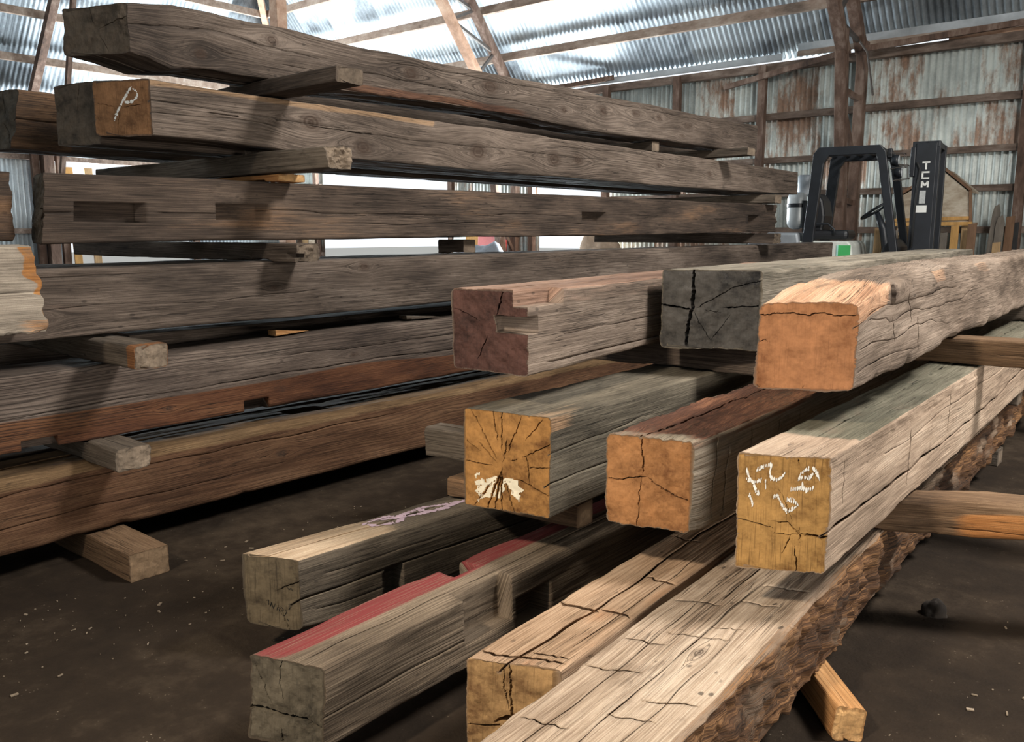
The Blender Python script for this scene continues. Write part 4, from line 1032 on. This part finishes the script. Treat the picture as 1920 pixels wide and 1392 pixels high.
for sel, lb in ((ST[0:6], 'white chalk figures on the left of the end'), (ST[6:11] + ST[12:13], 'white chalk figures on the right of the end'), (ST[11:12], 'white chalk number low on the end')):
    mark(R2C, 'chalk_mark', M_chalk, [[m(p) for p in q] for q in sel], width=.0026, hatch=(.0030, .014, .12), step=.003, seed=6, label=lb)

# bottom layer
R1A = timber((-2.062, 1.375, .09), (.07, 1), 2.7, .155, .225, M_lowgrey, 'short low grey timber with lilac crayon on top, leftmost of the bottom layer', seed=121, skew=(.09, 0), dp=.006, dt0=.006, arris=.014, rough=.010, w2=.16,
   pockets=[(1, .05, .45, .34, .42, .05)], cracks=[(1, .46, 0, 1.2, .008, .03, .012), (1, .25, .05, .33, .004, .012, .02), (1, .7, .1, .6, .003, .008, .02)],
   bot=([0, .15, .5, 3], [.01, 0, 0, 0]), alt=lambda f, s, t: np.where(f == 2, .8 * sm(t, .55, .25), 0.), end_amp=.003, checks=[(30, .2, 1, .01), (-70, .3, 1, .008)], top=([0, 2.7], [.0, .0]))  # sides darkened and near top paled: the fall of light painted in
mark(R1A, 'crayon_mark', M_pink, [[(.22, .36), (.55, .38), (.72, .45), (.45, .50), (.20, .46), (.22, .37)], [(.28, .42), (.62, .54), (.80, .66)], [(.40, .48), (.30, .60), (.58, .70), (.78, .80)], [(.35, .58), (.70, .58), (.66, .74)]], face='top', width=.018, step=.006, keep=.92, seed=8, label='lilac crayon scrawl')
m = quadmap([(135, 455), (450, 470), (490, 780), (190, 800)])
IK = ([(285, 660), (300, 655), (298, 680)], [(305, 690), (315, 665), (325, 695), (335, 668)], [(345, 700), (350, 675), (362, 705)], [(365, 680), (380, 690), (370, 715)], [(390, 690), (400, 700), (385, 725)], [(405, 730), (415, 740)], [(395, 590), (405, 600), (415, 592), (425, 605)], [(408, 690), (420, 675)])
for sel, lb in ((IK[:-2] + IK[-1:], 'small black written number'), (IK[-2:-1], 'small black scribble')): mark(R1A, 'ink_mark', M_ink, [[m(p) for p in q] for q in sel], width=.0012, step=.003, seed=9, label=lb)
R1B = timber((-1.54, 1.05, .10), (-.022, 1), 4.6, .195, .195, M_redpaint, 'notched timber with a worn red painted band along its top', seed=122, skew=(.055, .015), dp=.005, dt0=.0055, arris=.010, rough=.009, roll=-.03,
   rebates=[('tr', .048, .13, .50, .70), ('tl', .07, .06, .60, .70)], pockets=[(1, .10, .60, .72, .88, .075)],
   cracks=[(2, .35, .02, 1.4, .003, .010, .02), (1, .42, 0, .8, .003, .008, .02)],
   paint=lambda f, s, t: np.where(f == 2, sm(s, .42, .68) * .82 * sm(t, -.10, .07) * (1 - .35 * sm(s, .93, 1.0)), 0.),
   end_lines=[([(0, .36), (.2, .38), (.45, .35), (.7, .37), (1, .30)], .013, .035), ([(.45, 1), (.42, .75), (.5, .5)], .003, .015), ([(.05, .9), (.25, .6), (.35, .45)], .003, .012), ([(.45, .2), (.47, 0)], .005, .02)], end_amp=.007, pith=(.6, .4))
R1C = timber((-1.132, 1.345, .10), (-.05, 1), 5.0, .200, .212, M_split, 'low timber cracked across its top with a broken hollow end', seed=123, skew=(.075, 0), dp=.005, dt0=.0055, arris=.008, rough=.007,
   scores=[(2, .02, .98, .035, 0.0105, .045, .03), (2, .05, .5, .062, 0.0075, .03, .10), (2, .48, .99, .34, 0.0150, .05, .04), (2, .02, .5, .36, 0.0135, .05, .02), (2, .02, .52, .62, 0.0120, .04, .05), (2, .4, .95, .95, 0.0105, .035, .05), (2, .1, .7, 1.3, 0.0105, .03, .05)],
   cracks=[(2, .55, 0, 2.5, .010, .05, .03), (2, .2, .1, .9, .004, .012, .02)],
   end_lines=[([(.40, 1), (.41, .7), (.46, .5)], .004, .05), ([(.47, 1.0), (.47, .6), (.5, .35)], .006, .06), ([(.3, .32), (.5, .40), (.75, .42), (.9, .35)], .022, .05), ([(0, .25), (.3, .27), (.5, .3)], .008, .05)], pith=(.5, .4), end_amp=.004,
   alt=lambda f, s, t: np.where((f == 2) & (s < .55), .3, 0.) + .2 * noise3(t * 6, s * 3, 0 * t, 3))
R1D = timber((-.812, .70, .10), (-.045, 1), 6.6, .315, .212, M_slab, 'broad sunlit hewn slab with dark rotten bark edge on the right', fine=.0032, seed=124, dp=.005, dt0=.007, dtk=.007, arris=.012, rough=.010, wob=.010,
   scores=[(2, .30, .62, .42, .006, .014, -.5), (2, .62, .95, .52, .005, .012, -.25), (2, .25, .5, .63, .005, .010, -.4), (2, .1, .42, .72, .006, .014, -.5), (2, .6, .97, .78, .006, .014, -.35), (2, .65, .95, .93, .006, .014, -.3), (2, .3, .75, 1.02, .004, .012, -.35), (2, .25, .5, 1.10, .006, .014, -.3), (2, .6, .95, 1.2, .006, .014, -.3), (2, .2, .5, 1.28, .006, .014, -.3), (2, .1, .45, 1.42, .006, .012, -.3)],
   cracks=[(2, .48, 0, 1.35, .005, .018, .02), (2, .30, .2, 1.2, .003, .010, .03), (2, .64, 1.25, 3.0, .006, .02, .01), (2, .78, .3, 1.6, .003, .008, .02)],
   right=([0, .5, .8, 1.2, 2, 3, 6.6], [.0, .0, .006, -.004, -.006, .0, .0]),
   bark=lambda f, s, t: np.where(f == 1, 1.6, 0.) + np.where((f == 2) & (s < .08), 1 - s / .08, 0.) + 0 * t,
   alt=lambda f, s, t: np.where(f == 1, .72 + .25 * noise3(t * 5, s * 3, 0 * t, 12), 0.) + np.where((f == 2) & (s < .07), .45, 0.) + np.where(f == 0, .8, 0.),
   knots=[(2, .4, .95, .02)])

def rsp(near, direction, L, w, h, mat, label, **k):
    k.setdefault('dp', .007); k.setdefault('arris', .008); k.setdefault('rough', .006)
    return timber(near, direction, L, w, h, mat, label, name='spacer_block', cat='wood block', dt0=.010, dtk=0, **k)
rsp((-2.55, 2.53, .313), (1, .13), 1.42, .11, .125, M_block, 'dark square spacer sticking out left below the splashed timber', seed=131)
rsp((-2.07, 2.17, .313), (1, .05), .55, .09, .075, M_blockbrown, 'little brown block on the crayon-marked timber, beside the splashed end', seed=132, alt=lambda f, s, t: .35 + 0 * s)
rsp((-.98, 2.70, .313), (1, .50), 1.75, .13, .125, M_blockbrown, 'split pole with orange heartwood jutting right above the slab', seed=133, arris=.03, rough=.014, alt=lambda f, s, t: np.where(f == 1, sm(s, .75, .55) * sm(t, .3, .6), 0.), cracks=[(1, .3, .4, 1.7, .006, .02, .02)])
rsp((-2.0, 2.95, .737), (1, .05), 1.05, .12, .103, M_grey, 'dark spacer under the grey cross-split end', seed=134)
rsp((-1.85, 3.72, .734), (1, .07), 2.7, .13, .106, M_blockbrown, 'brown spacer board jutting right below the orange-ended timber', seed=135, cracks=[(1, .5, 1.2, 2.0, .003, .01, .01)])
rsp((-.615, 2.03, 0), (-.66, .75), .45, .085, .092, M_wedge, 'split billet wedged on the floor under the bark-edged slab', seed=136, arris=.014, rough=.012, end_amp=.01, roll=.12)
rsp((-2.3, 2.75, 0), (1, 0), 1.35, .13, .080, M_block, 'floor spacer hidden under the bottom layer', seed=137)
rsp((-2.0, 5.2, 0), (1, 0), 1.15, .13, .10, M_block, 'far floor spacer under the right pile', seed=138, dp=.02)
rsp((-2.1, 5.3, .326), (1, 0), 1.30, .13, .105, M_block, 'far spacer under the middle layer of the right pile', seed=139, dp=.02)
rsp((-2.2, 5.9, .734), (1, 0), 2.0, .13, .106, M_block, 'far spacer under the top layer of the right pile', seed=140, dp=.02)

# ------------------------------------------------------------------ the soft spacers take the print of what they carry and lie on
def world_np(o):
    m_ = np.array(o.matrix_world); v = np.empty(3 * len(o.data.vertices), np.float32); o.data.vertices.foreach_get('co', v)
    return v.reshape(-1, 3) @ m_[:3, :3].T + m_[:3, 3], m_
def settle():
    ob = [o for o in bpy.data.objects if o.type == 'MESH' and o.name in TIMBER]
    info = {}
    for o in ob:
        v, m_ = world_np(o); info[o.name] = (v, v.min(0), v.max(0))
    big = [o for o in ob if o.name.startswith('timber')]; small = [o for o in ob if o not in big]
    trees = {}
    for o in small:
        v, lo, hi = info[o.name]; v = v.copy()
        for b_ in big:
            vb, lb, hb = info[b_.name]
            l_, h_ = np.maximum(lo, lb), np.minimum(hi, hb)
            if (h_ < l_).any(): continue
            if b_.name not in trees: trees[b_.name] = BVHTree.FromPolygons(vb.tolist(), [tuple(p.vertices) for p in b_.data.polygons])
            tr_ = trees[b_.name]
            for k in np.where(((v >= l_ - .004) & (v <= h_ + .004)).all(1))[0]:
                q, n_, _, d_ = tr_.find_nearest(Vector(v[k]), .12)
                if q is None: continue
                side_ = (Vector(v[k]) - q).dot(n_)
                if ((side_ < 0 and d_ < .04) or d_ < .0085) and abs(n_.z) > .1:
                    up_ = q.z > (lb[2] + hb[2]) / 2
                    v[k, 2] = q.z + (.010 if up_ else -.010)
        v[:, 2] = np.maximum(v[:, 2], .0005)
        inv = np.linalg.inv(np.array(o.matrix_world)); lv = v @ inv[:3, :3].T + inv[:3, 3]
        o.data.vertices.foreach_set('co', np.ascontiguousarray(lv, np.float32).ravel()); o.data.update()
bpy.context.view_layer.update()
settle()

# ------------------------------------------------------------------ forklift behind the stacks
M_black = plain('forklift_black_paint', (0.010, 0.012, 0.016), 0.45, var=0.3, scale=9)
M_seat = plain('black_vinyl', (0.009, 0.009, 0.011), 0.5, var=0.2, scale=14)
M_white = plain('dirty_white_paint', (0.62, 0.64, 0.58), 0.5, var=0.12, scale=7)
M_green = plain('green_sticker', (0.06, 0.42, 0.12), 0.5, var=0.1)
M_tank = plain('pale_grey_gas_cylinder', (0.55, 0.57, 0.57), 0.4, 0.2, var=0.12, scale=8)
M_greymetal = plain('dull_grey_metal', (0.30, 0.32, 0.34), 0.5, 0.3, var=0.15)
M_rubber = plain('black_rubber', (0.02, 0.02, 0.02), 0.8, var=0.2)
M_lens = plain('lamp_glass', (0.45, 0.47, 0.48), 0.15, 0.1, var=0.05)
M_label = plain('white_label', (0.72, 0.72, 0.68), 0.6, var=0.06)
M_greylabel = plain('grey_label', (0.42, 0.43, 0.42), 0.6, var=0.15, scale=40)

FK = empty('forklift', (-3.799, 10.163, 0), math.radians(8), 'dark forklift with tall black mast, parked behind the timber stacks', 'forklift')
g = MB()
for y in (-.48, .40):
    g.prism([(-.03, y, 1.12), (.085, y, 1.12), (.16, y, 2.02), (.21, y, 2.10), (.70, y, 2.10), (.725, y, 2.02), (.90, y, 1.02), (.985, y, 1.02), (.80, y, 2.12), (.74, y, 2.195), (.10, y, 2.195), (.045, y, 2.13)], (0, .07, 0))
for x in (.10, .25, .40, .55, .72): g.box((x, -.005, 2.165), (.05, .90, .04))
g.build('overhead_guard', M_black, FK, bevel=.008)
b = MB()
b.prism([(-.42, -.45, .35), (-.40, -.45, 1.10), (-.30, -.45, 1.165), (.46, -.45, 1.165), (.50, -.45, 1.12), (.58, -.45, .60), (.60, -.45, .35)], (0, .90, 0))
hood = b.build('body', M_white, FK, bevel=.02)
MB().box((.43, -.455, 1.06), (.13, .006, .12)).build('sticker', M_green, hood, label='green square sticker')
MB().box((.355, -.455, 1.06), (.02, .006, .12)).build('sticker', plain('pale_green_stripe', (.35, .62, .55), .5), hood, label='pale green stripe')
c = MB(); c.prism([(-.78, -.48, .25), (-.78, -.48, .95), (-.62, -.48, 1.18), (-.42, -.48, 1.26), (-.08, -.48, 1.26), (-.05, -.48, 1.10), (-.42, -.48, 1.08), (-.42, -.48, .25)], (0, .96, 0))
c.build('counterweight', M_greymetal, FK, bevel=.03)
s = MB(); s.box((.20, 0, 1.235), (.44, .48, .11)); s.build('seat_cushion', M_seat, FK, bevel=.04)
s = MB(); s.prism([(-.01, -.22, 1.27), (.13, -.22, 1.27), (.15, -.22, 1.45), (.12, -.22, 1.62), (.06, -.22, 1.71), (.01, -.22, 1.70)], (0, .44, 0)); s.build('seat_back', M_seat, FK, bevel=.03)
MB().tube([(.02, -.27, 1.28), (.03, -.27, 1.35), (.20, -.27, 1.36), (.27, -.27, 1.30), (.28, -.27, 1.24)], .012).build('armrest', M_black, FK, smooth=True)
w = MB(); ring = []
cw = Vector((.665, -.05, 1.51)); ax = Vector((-.55, 0, .83)).normalized(); e1 = Vector((0, 1, 0)); e2 = ax.cross(e1)
w.tube([cw + .17 * (e1 * math.cos(a) + e2 * math.sin(a)) for a in [2 * math.pi * k / 24 for k in range(25)]], .014, 8)
for k in range(3):
    a = 2 * math.pi * k / 3 + .4; w.tube([cw - ax * .03, cw + .17 * (e1 * math.cos(a) + e2 * math.sin(a))], .011, 6)
w.build('steering_wheel', M_black, FK, smooth=True)
MB().tube([(.68, -.05, 1.48), (.76, -.05, 1.30), (.82, -.05, 1.0), (.84, -.05, .8)], [.03, .045, .05, .06], 12).build('steering_column', M_black, FK, smooth=True)
MB().prism([(.78, -.40, .4), (.82, -.40, 1.10), (.90, -.40, 1.20), (.97, -.40, 1.10), (1.02, -.40, .4)], (0, .80, 0)).build('cowl', M_black, FK, bevel=.015)
t = MB(); t.lathe([(.03, 1.30), (.075, 1.315), (.105, 1.36), (.11, 1.42), (.11, 1.66), (.10, 1.70), (.06, 1.73)], (-.21, -.05, 0), n=28); tank = t.build('gas_cylinder', M_tank, FK, smooth=True)
MB().lathe([(.112, 1.555), (.116, 1.56), (.116, 1.595), (.112, 1.60)], (-.21, -.05, 0), n=28).build('strap', M_black, tank)
MB().box((-.10, -.05, 1.45), (.03, .2, .36)).build('cylinder_bracket', M_black, FK)
MB().lathe([(.09, 1.70), (.095, 1.72), (.095, 1.93), (.08, 1.95)], (-.20, .30, 0), n=22).build('air_cleaner', M_greymetal, FK, smooth=True)
for (x, y, z) in ((.90, -.46, 2.02), (.93, -.42, 1.90)):
    l = MB(); l.lathe([(.02, -.05), (.05, -.04), (.062, .0), (.062, .03)], (x, y, z), 'X', 18); lo = l.build('headlamp', M_black, FK, smooth=True)
    MB().lathe([(.056, .030), (.05, .036), (.02, .04)], (x, y, z), 'X', 18).build('lens', M_lens, lo, smooth=True)
    cg = MB()
    for k in (-1, 1):
        cg.tube([(x - .05, y + .07 * k, z + .08), (x + .09, y + .07 * k, z + .07), (x + .10, y + .07 * k, z - .07), (x - .04, y + .07 * k, z - .09)], .005, 6)
    cg.tube([(x + .10, y - .075, z - .07), (x + .10, y + .075, z - .07)], .005, 6); cg.tube([(x + .09, y - .075, z + .07), (x + .09, y + .075, z + .07)], .005, 6)
    cg.build('lamp_guard', M_steel, lo)
MB().bar((.76, -.46, 2.10), (.90, -.44, 1.98), .03, .03).build('lamp_bracket', M_black, FK)
MB().box((.84, -.47, 2.10), (.05, .05, .10)).build('indicator', M_seat, FK, bevel=.01)
ms = MB()
for y in (-.34, .24):
    ms.box((1.19, y + .05, 1.14), (.05, .10, 2.16)); ms.box((1.085, y + .05, 1.12), (.05, .10, 2.10)); ms.box((1.135, y + .02, 1.12), (.12, .03, 2.10))
    ms.box((1.28, y + .05, 1.12), (.06, .09, 2.2))
ms.box((1.17, -.05, 2.19), (.26, .58, .06)); ms.box((1.10, -.05, .55), (.06, .6, .12))
ms.box((1.18, -.345, 1.15), (.20, .02, 2.1))
mast = ms.build('mast', M_black, FK, bevel=.005)
MB().tube([(1.07, -.05, .3), (1.07, -.05, 1.9)], .035, 14).build('lift_cylinder', M_greymetal, FK, smooth=True)
MB().bar((1.055, -.355, 1.85), (1.055, -.355, 2.16), .05, .05).build('hose_guide', M_black, FK, bevel=.01)
MB().tube([(1.10, -.37, 2.0), (1.13, -.37, 1.93), (1.11, -.37, 1.6), (1.10, -.37, 1.1)], .012, 8).build('hose', M_rubber, FK, smooth=True)
# mast lettering
def letters(parent):
    yy = -.3585
    def seg(a, b, wd=.017):
        m_ = MB(); return a, b, wd
    def letter(name, segs):
        m_ = MB()
        for (x0, z0, x1, z1) in segs: m_.bar((x0, yy, z0), (x1, yy, z1), .004, .017, up=(1, 0, 0) if abs(z1 - z0) > abs(x1 - x0) else (0, 0, 1))
        m_.build('letter', M_label, parent, label='white letter ' + name)
    X0, X1 = 1.150, 1.225
    letter('T', [(X0, 1.998, X1, 1.998), (1.1875, 2.0, 1.1875, 1.925)])
    letter('C', [(X0, 1.895, X1, 1.895), (X0 + .008, 1.90, X0 + .008, 1.83), (X0, 1.833, X1, 1.833)])
    letter('M', [(X0 + .008, 1.735, X0 + .008, 1.80), (X1 - .008, 1.735, X1 - .008, 1.80), (X0 + .008, 1.80, 1.1875, 1.755), (1.1875, 1.755, X1 - .008, 1.80)])
    MB().box((1.172, yy, 1.635), (.06, .004, .135)).build('label_plate', M_greylabel, parent, bevel=.001)
    MB().box((1.165, yy, 1.510), (.115, .004, .075)).build('label_plate', M_label, parent, bevel=.001)
letters(mast)
for y in (-.22, .14): 
    f = MB(); f.prism([(1.33, y, .08), (1.33, y, .55), (1.37, y, .55), (1.38, y, .12), (2.35, y, .09), (2.35, y, .08)], (0, .1, 0)); f.build('fork', M_black, FK)
MB().box((1.32, -.05, .45), (.04, .8, .4)).build('carriage', M_black, FK)
for (x, r) in ((.85, .30), (-.50, .25)):
    for y in (-.46, .32):
        q = MB(); q.lathe([(r * .55, 0), (r * .95, .01), (r, .04), (r, .12), (r * .95, .15), (r * .55, .16)], (x, y, r), 'Y', 28); wh = q.build('wheel', M_rubber, FK, smooth=True)
        MB().lathe([(r * .5, .0), (r * .52, -.005), (r * .52, .165), (r * .5, .165)], (x, y, r), 'Y', 20).build('rim', M_white, wh)

# ------------------------------------------------------------------ things along the back wall
def board_mat(name, c):
    return old_wood(name, tuple(v * .5 for v in c), c, tuple(min(1, v * 1.45) for v in c), (14, 14, 2.2))
M_plywood = old_wood('weathered_plywood', (0.20, 0.14, 0.09), (0.42, 0.34, 0.25), (0.60, 0.53, 0.43), (5, 5, 10))
M_tan = board_mat('tan_board', (0.36, 0.23, 0.115)); M_orangeb = board_mat('orange_board', (0.44, 0.24, 0.08))
M_greyb = board_mat('grey_board', (0.16, 0.135, 0.11)); M_brownb = board_mat('brown_board', (0.17, 0.095, 0.055)); M_blackb = board_mat('black_board', (0.035, 0.033, 0.032))
HX = lambda zx: -2.72 + (zx - 1520) * .0016
HZ_ = lambda zy: 2.10 - (zy - 290) * .00171
HU = empty('plywood_hutch', (HX(1250), 12.75, 0), 0, 'gable-fronted plywood hutch standing behind the forklift mast', 'hutch')
def hl(zx, zy): return (HX(zx) - HX(1250), 0, HZ_(zy))
p = MB(); p.prism([hl(950, 690), hl(950, 490), hl(1310, 290), hl(1520, 460), hl(1535, 700)], (0, .03, 0)); p.build('gable_panel', M_plywood, HU)
p = MB()
for a, bb in (((935, 495), (1310, 278)), ((1310, 278), (1528, 455)), ((1525, 455), (1545, 705))): p.bar(Vector(hl(*a)) + Vector((0, -.02, 0)), Vector(hl(*bb)) + Vector((0, -.02, 0)), .035, .03, up=(0, 1, 0))
p.build('edge_trim', M_brownb, HU)
p = MB(); p.bar(Vector(hl(945, 680)) + Vector((0, -.03, 0)), Vector(hl(1530, 668)) + Vector((0, -.03, 0)), .03, .045, up=(0, 0, 1)); p.bar(Vector(hl(955, 712)) + Vector((0, -.05, 0)), Vector(hl(1560, 712)) + Vector((0, -.05, 0)), .06, .05, up=(0, 0, 1))
p.build('front_rail', M_orangeb, HU)
p = MB(); p.prism([hl(950, 490), hl(1310, 290), hl(1310, 305), hl(950, 505)], (0, .5, 0)); p.prism([hl(1310, 290), hl(1520, 460), hl(1520, 475), hl(1310, 305)], (0, .5, 0)); p.build('roof', M_plywood, HU)
p = MB(); p.prism([hl(950, 690), hl(1535, 700), hl(1535, 720), hl(950, 720)], (0, .5, 0)); p.build('floor_board', M_plywood, HU)
for zx in (985, 1280, 1500): MB().box((HX(zx) - HX(1250), .02, .69), (.07, .06, 1.38)).build('leg', M_tan, HU)
for zx in (985, 1500): MB().box((HX(zx) - HX(1250), .45, .69), (.07, .06, 1.38)).build('leg', M_tan, HU)

def board(zx0, zx1, zy, Y, mat, label, lean=0.10, side=0.0, th=.025, pointed=False, rake=0.0):
    x0, x1 = HX(zx0), HX(zx1); Yf = (Y - 12.9) * 0
    w_ = x1 - x0; zt = HZ_(zy); cx = (x0 + x1) / 2
    sc_ = Y / 12.9
    o = MB()
    if pointed: o.prism([(-w_ / 2, 0, 0), (w_ / 2, 0, 0), (w_ / 2 + rake, 0, zt * .93), (w_ * .25 + rake, 0, zt), (-w_ * .3 + rake, 0, zt * .98), (-w_ / 2 + rake, 0, zt * .92)], (0, th, 0))
    else: o.prism([(-w_ / 2, 0, 0), (w_ / 2, 0, 0), (w_ / 2 + rake, 0, zt), (-w_ / 2 + rake, 0, zt * .99)], (0, th, 0))
    ob = o.build('board', mat, bevel=.004)
    ob.location = (cx - side * .5, Y, 0.006); ob.rotation_euler = (-math.atan2(lean, zt), 0, 0)
    tag(ob, label, 'board', 'boards leaning on the back wall'); return ob
board(720, 790, 735, 12.95, M_tan, 'tan board leaning between the forklift column and the wall post', rake=.0)
board(905, 950, 665, 12.60, M_brownb, 'brown board leaning just behind the forklift front leg', rake=-.06)
board(950, 1000, 760, 12.50, M_greyb, 'short grey-brown board leaning right of the forklift front leg')
board(1005, 1060, 775, 12.55, M_tan, 'tan board leaning left of the forklift mast')
board(1255, 1322, 785, 12.50, M_blackb, 'black board leaning right beside the mast foot')
board(1330, 1392, 780, 12.52, M_greyb, 'pale grey board leaning second to the right of the mast')
board(1425, 1485, 725, 12.45, M_orangeb, 'light tan board leaning in front of the hutch')
board(1552, 1615, 710, 12.45, M_brownb, 'reddish brown board leaning at the right foot of the hutch')
board(1605, 1665, 562, 12.95, M_greyb, 'tall round-topped grey board leaning right of the hutch', pointed=True, rake=.09)
board(1680, 1745, 648, 12.9, M_greyb, 'grey board with a pale spot leaning right of the round-topped board', pointed=True, rake=.03)
board(1752, 1815, 652, 12.98, M_brownb, 'dull brown board leaning third to the right of the hutch', rake=.02)
board(1722, 1782, 852, 12.60, M_tan, 'low light board end in front of the grey leaning boards')
board(1800, 1850, 700, 13.08, M_blackb, 'dark board leaning next to the right-hand wall post')

# odds and ends by the far openings
def thing_box(name, c, s, mat, label, cat, rz=0.0, lean=0.0, bevel=.006):
    o = MB().box((0, 0, s[2] / 2), s).build(name, mat, bevel=bevel); o.location = c; o.rotation_euler = (lean, 0, rz)
    return tag(o, label, cat)
M_redp = plain('red_sheet', (0.50, 0.06, 0.05), 0.5, var=0.15); M_tarp = plain('grey_tarp', (0.25, 0.27, 0.30), 0.6, var=0.3, scale=4, bump=.4)
M_cloth = plain('tan_tarp', (0.42, 0.30, 0.21), 0.8, var=0.3, scale=5, bump=.4)
thing_box('panel', (-12.35, 13.1, 0), (.5, .03, 1.32), M_white, 'pale greenish panel standing at the far wall between openings', 'panel', lean=-.1)
thing_box('panel', (-11.95, 13.0, 0), (.42, .03, 1.30), M_orangeb, 'orange wooden panel standing at the far wall between openings', 'panel', lean=-.1)
thing_box('panel', (-11.35, 12.9, 0), (.75, .03, 1.29), M_redp, 'red sheet standing at the far wall between openings', 'panel', lean=-.1)
def heap(name, c, r, mat, label, cat, seed):
    bm = bmesh.new(); bmesh.ops.create_icosphere(bm, subdivisions=4, radius=1)
    for v in bm.verts:
        p = v.co; n_ = float(fbm(p.x * 2, p.y * 2, p.z * 2 + seed, seed, 3))
        v.co = Vector((p.x * r[0], p.y * r[1], max(0, p.z + .15) * r[2])) * (1 + .22 * n_); v.co.z = max(v.co.z, 0)
    me = bpy.data.meshes.new(name); bm.to_mesh(me); bm.free(); me.materials.append(mat)
    for q in me.polygons: q.use_smooth = True
    o = bpy.data.objects.new(name, me); COL.objects.link(o); o.location = c
    return tag(o, label, cat)
heap('covered_heap', (-10.9, 12.2, 0), (.75, .5, .95), M_tarp, 'grey tarpaulin heap in front of the red sheet', 'tarp', 3)
heap('covered_heap', (-8.55, 12.7, 0), (.5, .4, 1.12), M_cloth, 'tan folded tarpaulin heap by the far right opening', 'tarp', 7)
for k, (x, m_, l) in enumerate(((-17.75, M_tan, 'tan board standing at the far corner'), (-17.5, M_plywood, 'pale plywood board standing at the far corner'))):
    tag(thing_box('board', (x, 13.2, 0), (.24, .03, 2.45), m_, l, 'board', lean=-.06), group='boards at the far corner')
for k, (y, m_, l) in enumerate(((7.95, M_orangeb, 'orange board leaning in the left wall opening'), (8.35, M_tan, 'tan board leaning in the left wall opening'))):
    o = thing_box('board', (WL_X + .35, y, 0), (.03, .16, 2.6), m_, l, 'board'); o.rotation_euler = (0, -.08, 0); tag(o, group='boards in the left opening')

# ------------------------------------------------------------------ on the floor
heap('dirt_clod', (-0.631, 2.952, 0), (.040, .036, .045), plain('dark_clod', (0.03, 0.022, 0.016), 0.95, var=.4, scale=40), 'dark clod of dirt alone on the floor at the right', 'clod', 5)
rnd = random.Random(5); cm = MB()
for k in range(1100):
    if k < 750: x, y = rnd.uniform(-.6, 1.6), rnd.uniform(1.3, 5.5)
    else: x, y = rnd.uniform(-3.0, -1.6), rnd.uniform(.7, 2.6)
    if -2.4 < x < -.45: continue
    l = rnd.choice((.003, .003, .004, .005, .007, .016)) * rnd.uniform(.6, 1.3); a = rnd.uniform(0, 6.3)
    cm.box((x, y, .003), (l, l * rnd.uniform(.15, .6), .003), Matrix.Rotation(a, 3, 'Z'))
ch = cm.build('wood_chips', old_wood('pale_chips', (0.12, 0.09, 0.06), (0.22, 0.17, 0.12), (0.36, 0.29, 0.22)))
tag(ch, 'pale wood chips scattered over the dark floor', 'wood chips', kind='stuff')
